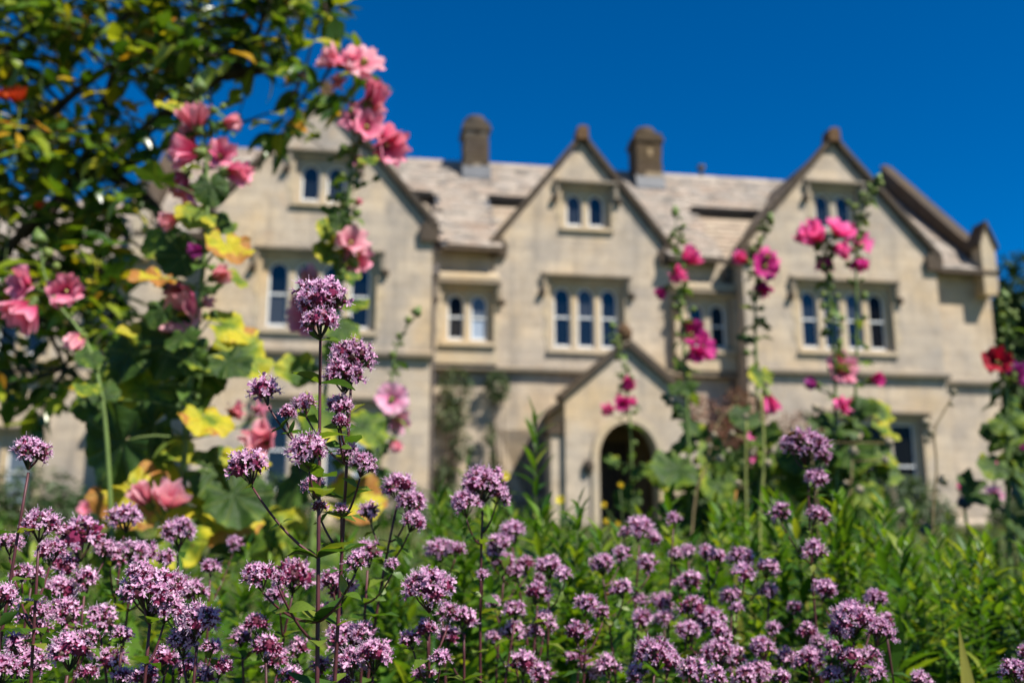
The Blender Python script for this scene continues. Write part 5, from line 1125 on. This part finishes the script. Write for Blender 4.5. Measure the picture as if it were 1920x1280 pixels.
def shrub(name, label, cat, hx, hy, lumps, n, size, mat, seed, stems=5, group=None, world=None):
    r = random.Random(seed); b = (MH @ Vector((hx, hy, 0))) if world is None else Vector(world); b.z = ground_z(b.y); root = thing(name, label, cat, b, YAW if world is None else 0, group)
    m = MB(); s = MB()
    for (x, y, z, rx, ry, rz) in lumps:
        z -= b.z; leaf_cloud(m, (x, y, z), (rx, ry, rz), max(40, int(n * (rx * rz + rx * ry))), size, r)
        for k in range(stems): e = Vector((x + r.uniform(-.5, .5) * rx, y + r.uniform(-.3, .3) * ry, z + r.uniform(-.3, .5) * rz)); s.tube(curve_pts((r.uniform(-.1, .1), 0, -.03), e, (e.x * .4, e.y * .4, e.z * .7), 6), [.02, .018, .015, .013, .011, .008, .006], 5)
    tag(m.build('foliage', mat, root), kind='stuff'); s.build('stems', BARK, root, True); return root
shrub('wall_climber', 'grey green climber trained up the wall under the small two light window', 'climber', -3.2, -.35, [(.15, 0, 4.15, .42, .16, .5), (.05, 0, 3.5, .45, .15, .4), (.3, 0, 2.8, .3, .12, .35), (-.1, 0, 2.0, .3, .15, .6)], 1700, .06, GREYG, 1)
shrub('wall_climber', 'rounded green tuft of climber high on the wall left of the porch', 'climber', -2.0, -.3, [(-.1, 0, 4.2, .34, .2, .38), (-.28, 0, 3.1, .16, .12, .3), (-.2, 0, 2.4, .12, .1, .4)], 2200, .055, GREYG, 2, 3)
shrub('rusty_shrub', 'rusty brown flowering shrub against the wall right of the porch', 'shrub', 3.0, -1.0, [(-.6, 0, 3.3, .7, .35, .75), (.4, 0, 3.6, .6, .3, .6), (0, 0, 2.2, 1.2, .5, 1.2)], 900, .075, RUSTY, 3)
shrub('rusty_shrub', 'brownish shrub climbing the right wing wall beside its lower window', 'shrub', 4.6, -1.5, [(0, 0, 3.1, .7, .3, .55), (.3, 0, 2.2, .9, .4, .9)], 900, .065, RUSTY, 4)
for i, (hx, hy, z, rx, rz, lab) in enumerate(((4.3, -2.2, 1.7, 1.3, .9, 'dark green shrub at the foot of the brownish climber'), (2.4, -2.6, 1.4, .9, .75, 'dark rounded shrub beside the porch'), (6.4, -2.3, 1.35, 1.1, .6, 'low dark shrub under the right wing window'), (-4.6, -2.4, 1.25, 1.0, .45, 'low shrub at the foot of the left wing'), (-2.7, -1.2, 1.3, .9, .5, 'small shrub below the wall climbers'), (-7.2, -2.6, 1.3, 1.3, .55, 'broad low shrub under the left wing window'), (-11.5, -1.6, 1.35, 1.2, .6, 'shrub below the far left windows'), (-9.4, -1.2, 1.3, .9, .6, 'shrub by the shaded left corner'), (10.2, -1.2, 1.2, .9, .4, 'low dry shrub at the foot of the right end wall'))):
    shrub('garden_shrub', lab, 'shrub', hx, hy, [(0, 0, z + .1, rx, .6, rz + .15), (rx * .5, -.2, z - .1, rx * .6, .5, rz * .7), (-rx * .55, .1, z, rx * .5, .5, rz * .8)], 900, .075, SHRUB if i != 8 else GREYG, 30 + i)
FAR = leafy('far_tree_leaf', [(0, (0.012, 0.030, 0.007)), (0.6, (0.026, 0.055, 0.010)), (1, (0.05, 0.085, 0.016))], .2, .6, .2)
def far_tree(label, px, d, top_py, width, seed):
    r = random.Random(seed); p = P(px, top_py, d); b = Vector((p.x, d, ground_z(d))); H_ = p.z - b.z; root = thing('broadleaf_tree', label, 'tree', b, 0, 'trees beyond the house')
    t = MB(); t.tube([(0, 0, -.2), (.1, 0, H_ * .3), (0, .1, H_ * .7)], [.45, .32, .12], 9); t.build('trunk', BARK, root, True); m = MB()
    for k in range(13):
        a = k * 2.4; z = H_ * (.25 + .62 * (k / 12)); rr = width * (.55 if z < H_ * .7 else .35) * r.uniform(.6, 1); c = (math.cos(a) * rr, math.sin(a) * rr, z)
        leaf_cloud(m, c, (width * r.uniform(.35, .5), width * .4, H_ * r.uniform(.11, .16)), 520, .26, r, .3)
        lb = MB(); lb.tube(curve_pts((0, 0, z * .6), c, (0, 0, z * .85), 5), [.16, .13, .1, .08, .06, .04], 6); lb.build('limb', BARK, root, True)
    tag(m.build('crown', FAR, root), kind='stuff')
far_tree('dark broadleaf tree close behind the right end of the house', 1935, 42, 492, 4.2, 1)
far_tree('dark spreading tree further along behind the house end', 2080, 36, 520, 4.5, 2)
far_tree('shadowy tree in the gap beside the house end wall', 1905, 55, 560, 5, 3)
far_tree('dark tree standing behind the left wing roof', -120, 52, 330, 6, 4)
far_tree('low dark tree filling the ground beyond the crimson hollyhock', 1985, 30, 700, 3.5, 5)

# bees
BEE = [plain('bee_fur', (.16, .075, .02), .9, .1, .3, 300), plain('bee_dark', (.02, .015, .01), .5), plain('bee_wing', (.45, .42, .38), .3)]
def bee(label, p, rz, s=1.0):
    mm = .001 * s; b = MB()
    b.lathe([(.6 * mm, -8 * mm), (2.0 * mm, -6 * mm), (2.5 * mm, -3.5 * mm), (1.4 * mm, -1 * mm)], 8, 0); b.lathe([(1.2 * mm, -1.2 * mm), (2.3 * mm, .5 * mm), (2.2 * mm, 2 * mm), (1 * mm, 3.2 * mm)], 8, 0); b.lathe([(.8 * mm, 3 * mm), (1.5 * mm, 4 * mm), (1.2 * mm, 5.2 * mm), (.3 * mm, 5.8 * mm)], 8, 1)
    for k in (-1, 1):
        for j in range(3): b.tube([(k * 1.5 * mm, -1.5 * mm, (1.5 - j) * mm), (k * 3.4 * mm, -2.6 * mm, (2 - 1.6 * j) * mm), (k * 3.6 * mm, -4.6 * mm, (2 - 1.9 * j) * mm)], .25 * mm, 4, 1)
    root = b.build('bee', BEE, None, True); tag(root, label, 'bee')
    for k in (-1, 1): w = leaf_shape(8 * mm, 3 * mm, .05, 0, 4).build('wing', BEE[2], root); w.matrix_local = Matrix.Translation((k * 1.2 * mm, 2 * mm, 1 * mm)) @ Matrix.Rotation(-k * 2.2, 4, 'Y') @ Matrix.Rotation(-1.2, 4, 'X')
    root.matrix_world = Matrix.Translation(p) @ Matrix.Rotation(rz, 4, 'Z') @ Matrix.Rotation(1.3, 4, 'X')
bee('brown bee feeding on the tall right hand marjoram head', P(1486, 812, 1.2), .6)
bee('orange brown bee on a small marjoram head in the drift', P(1146, 1110, 1.2), 2.0)
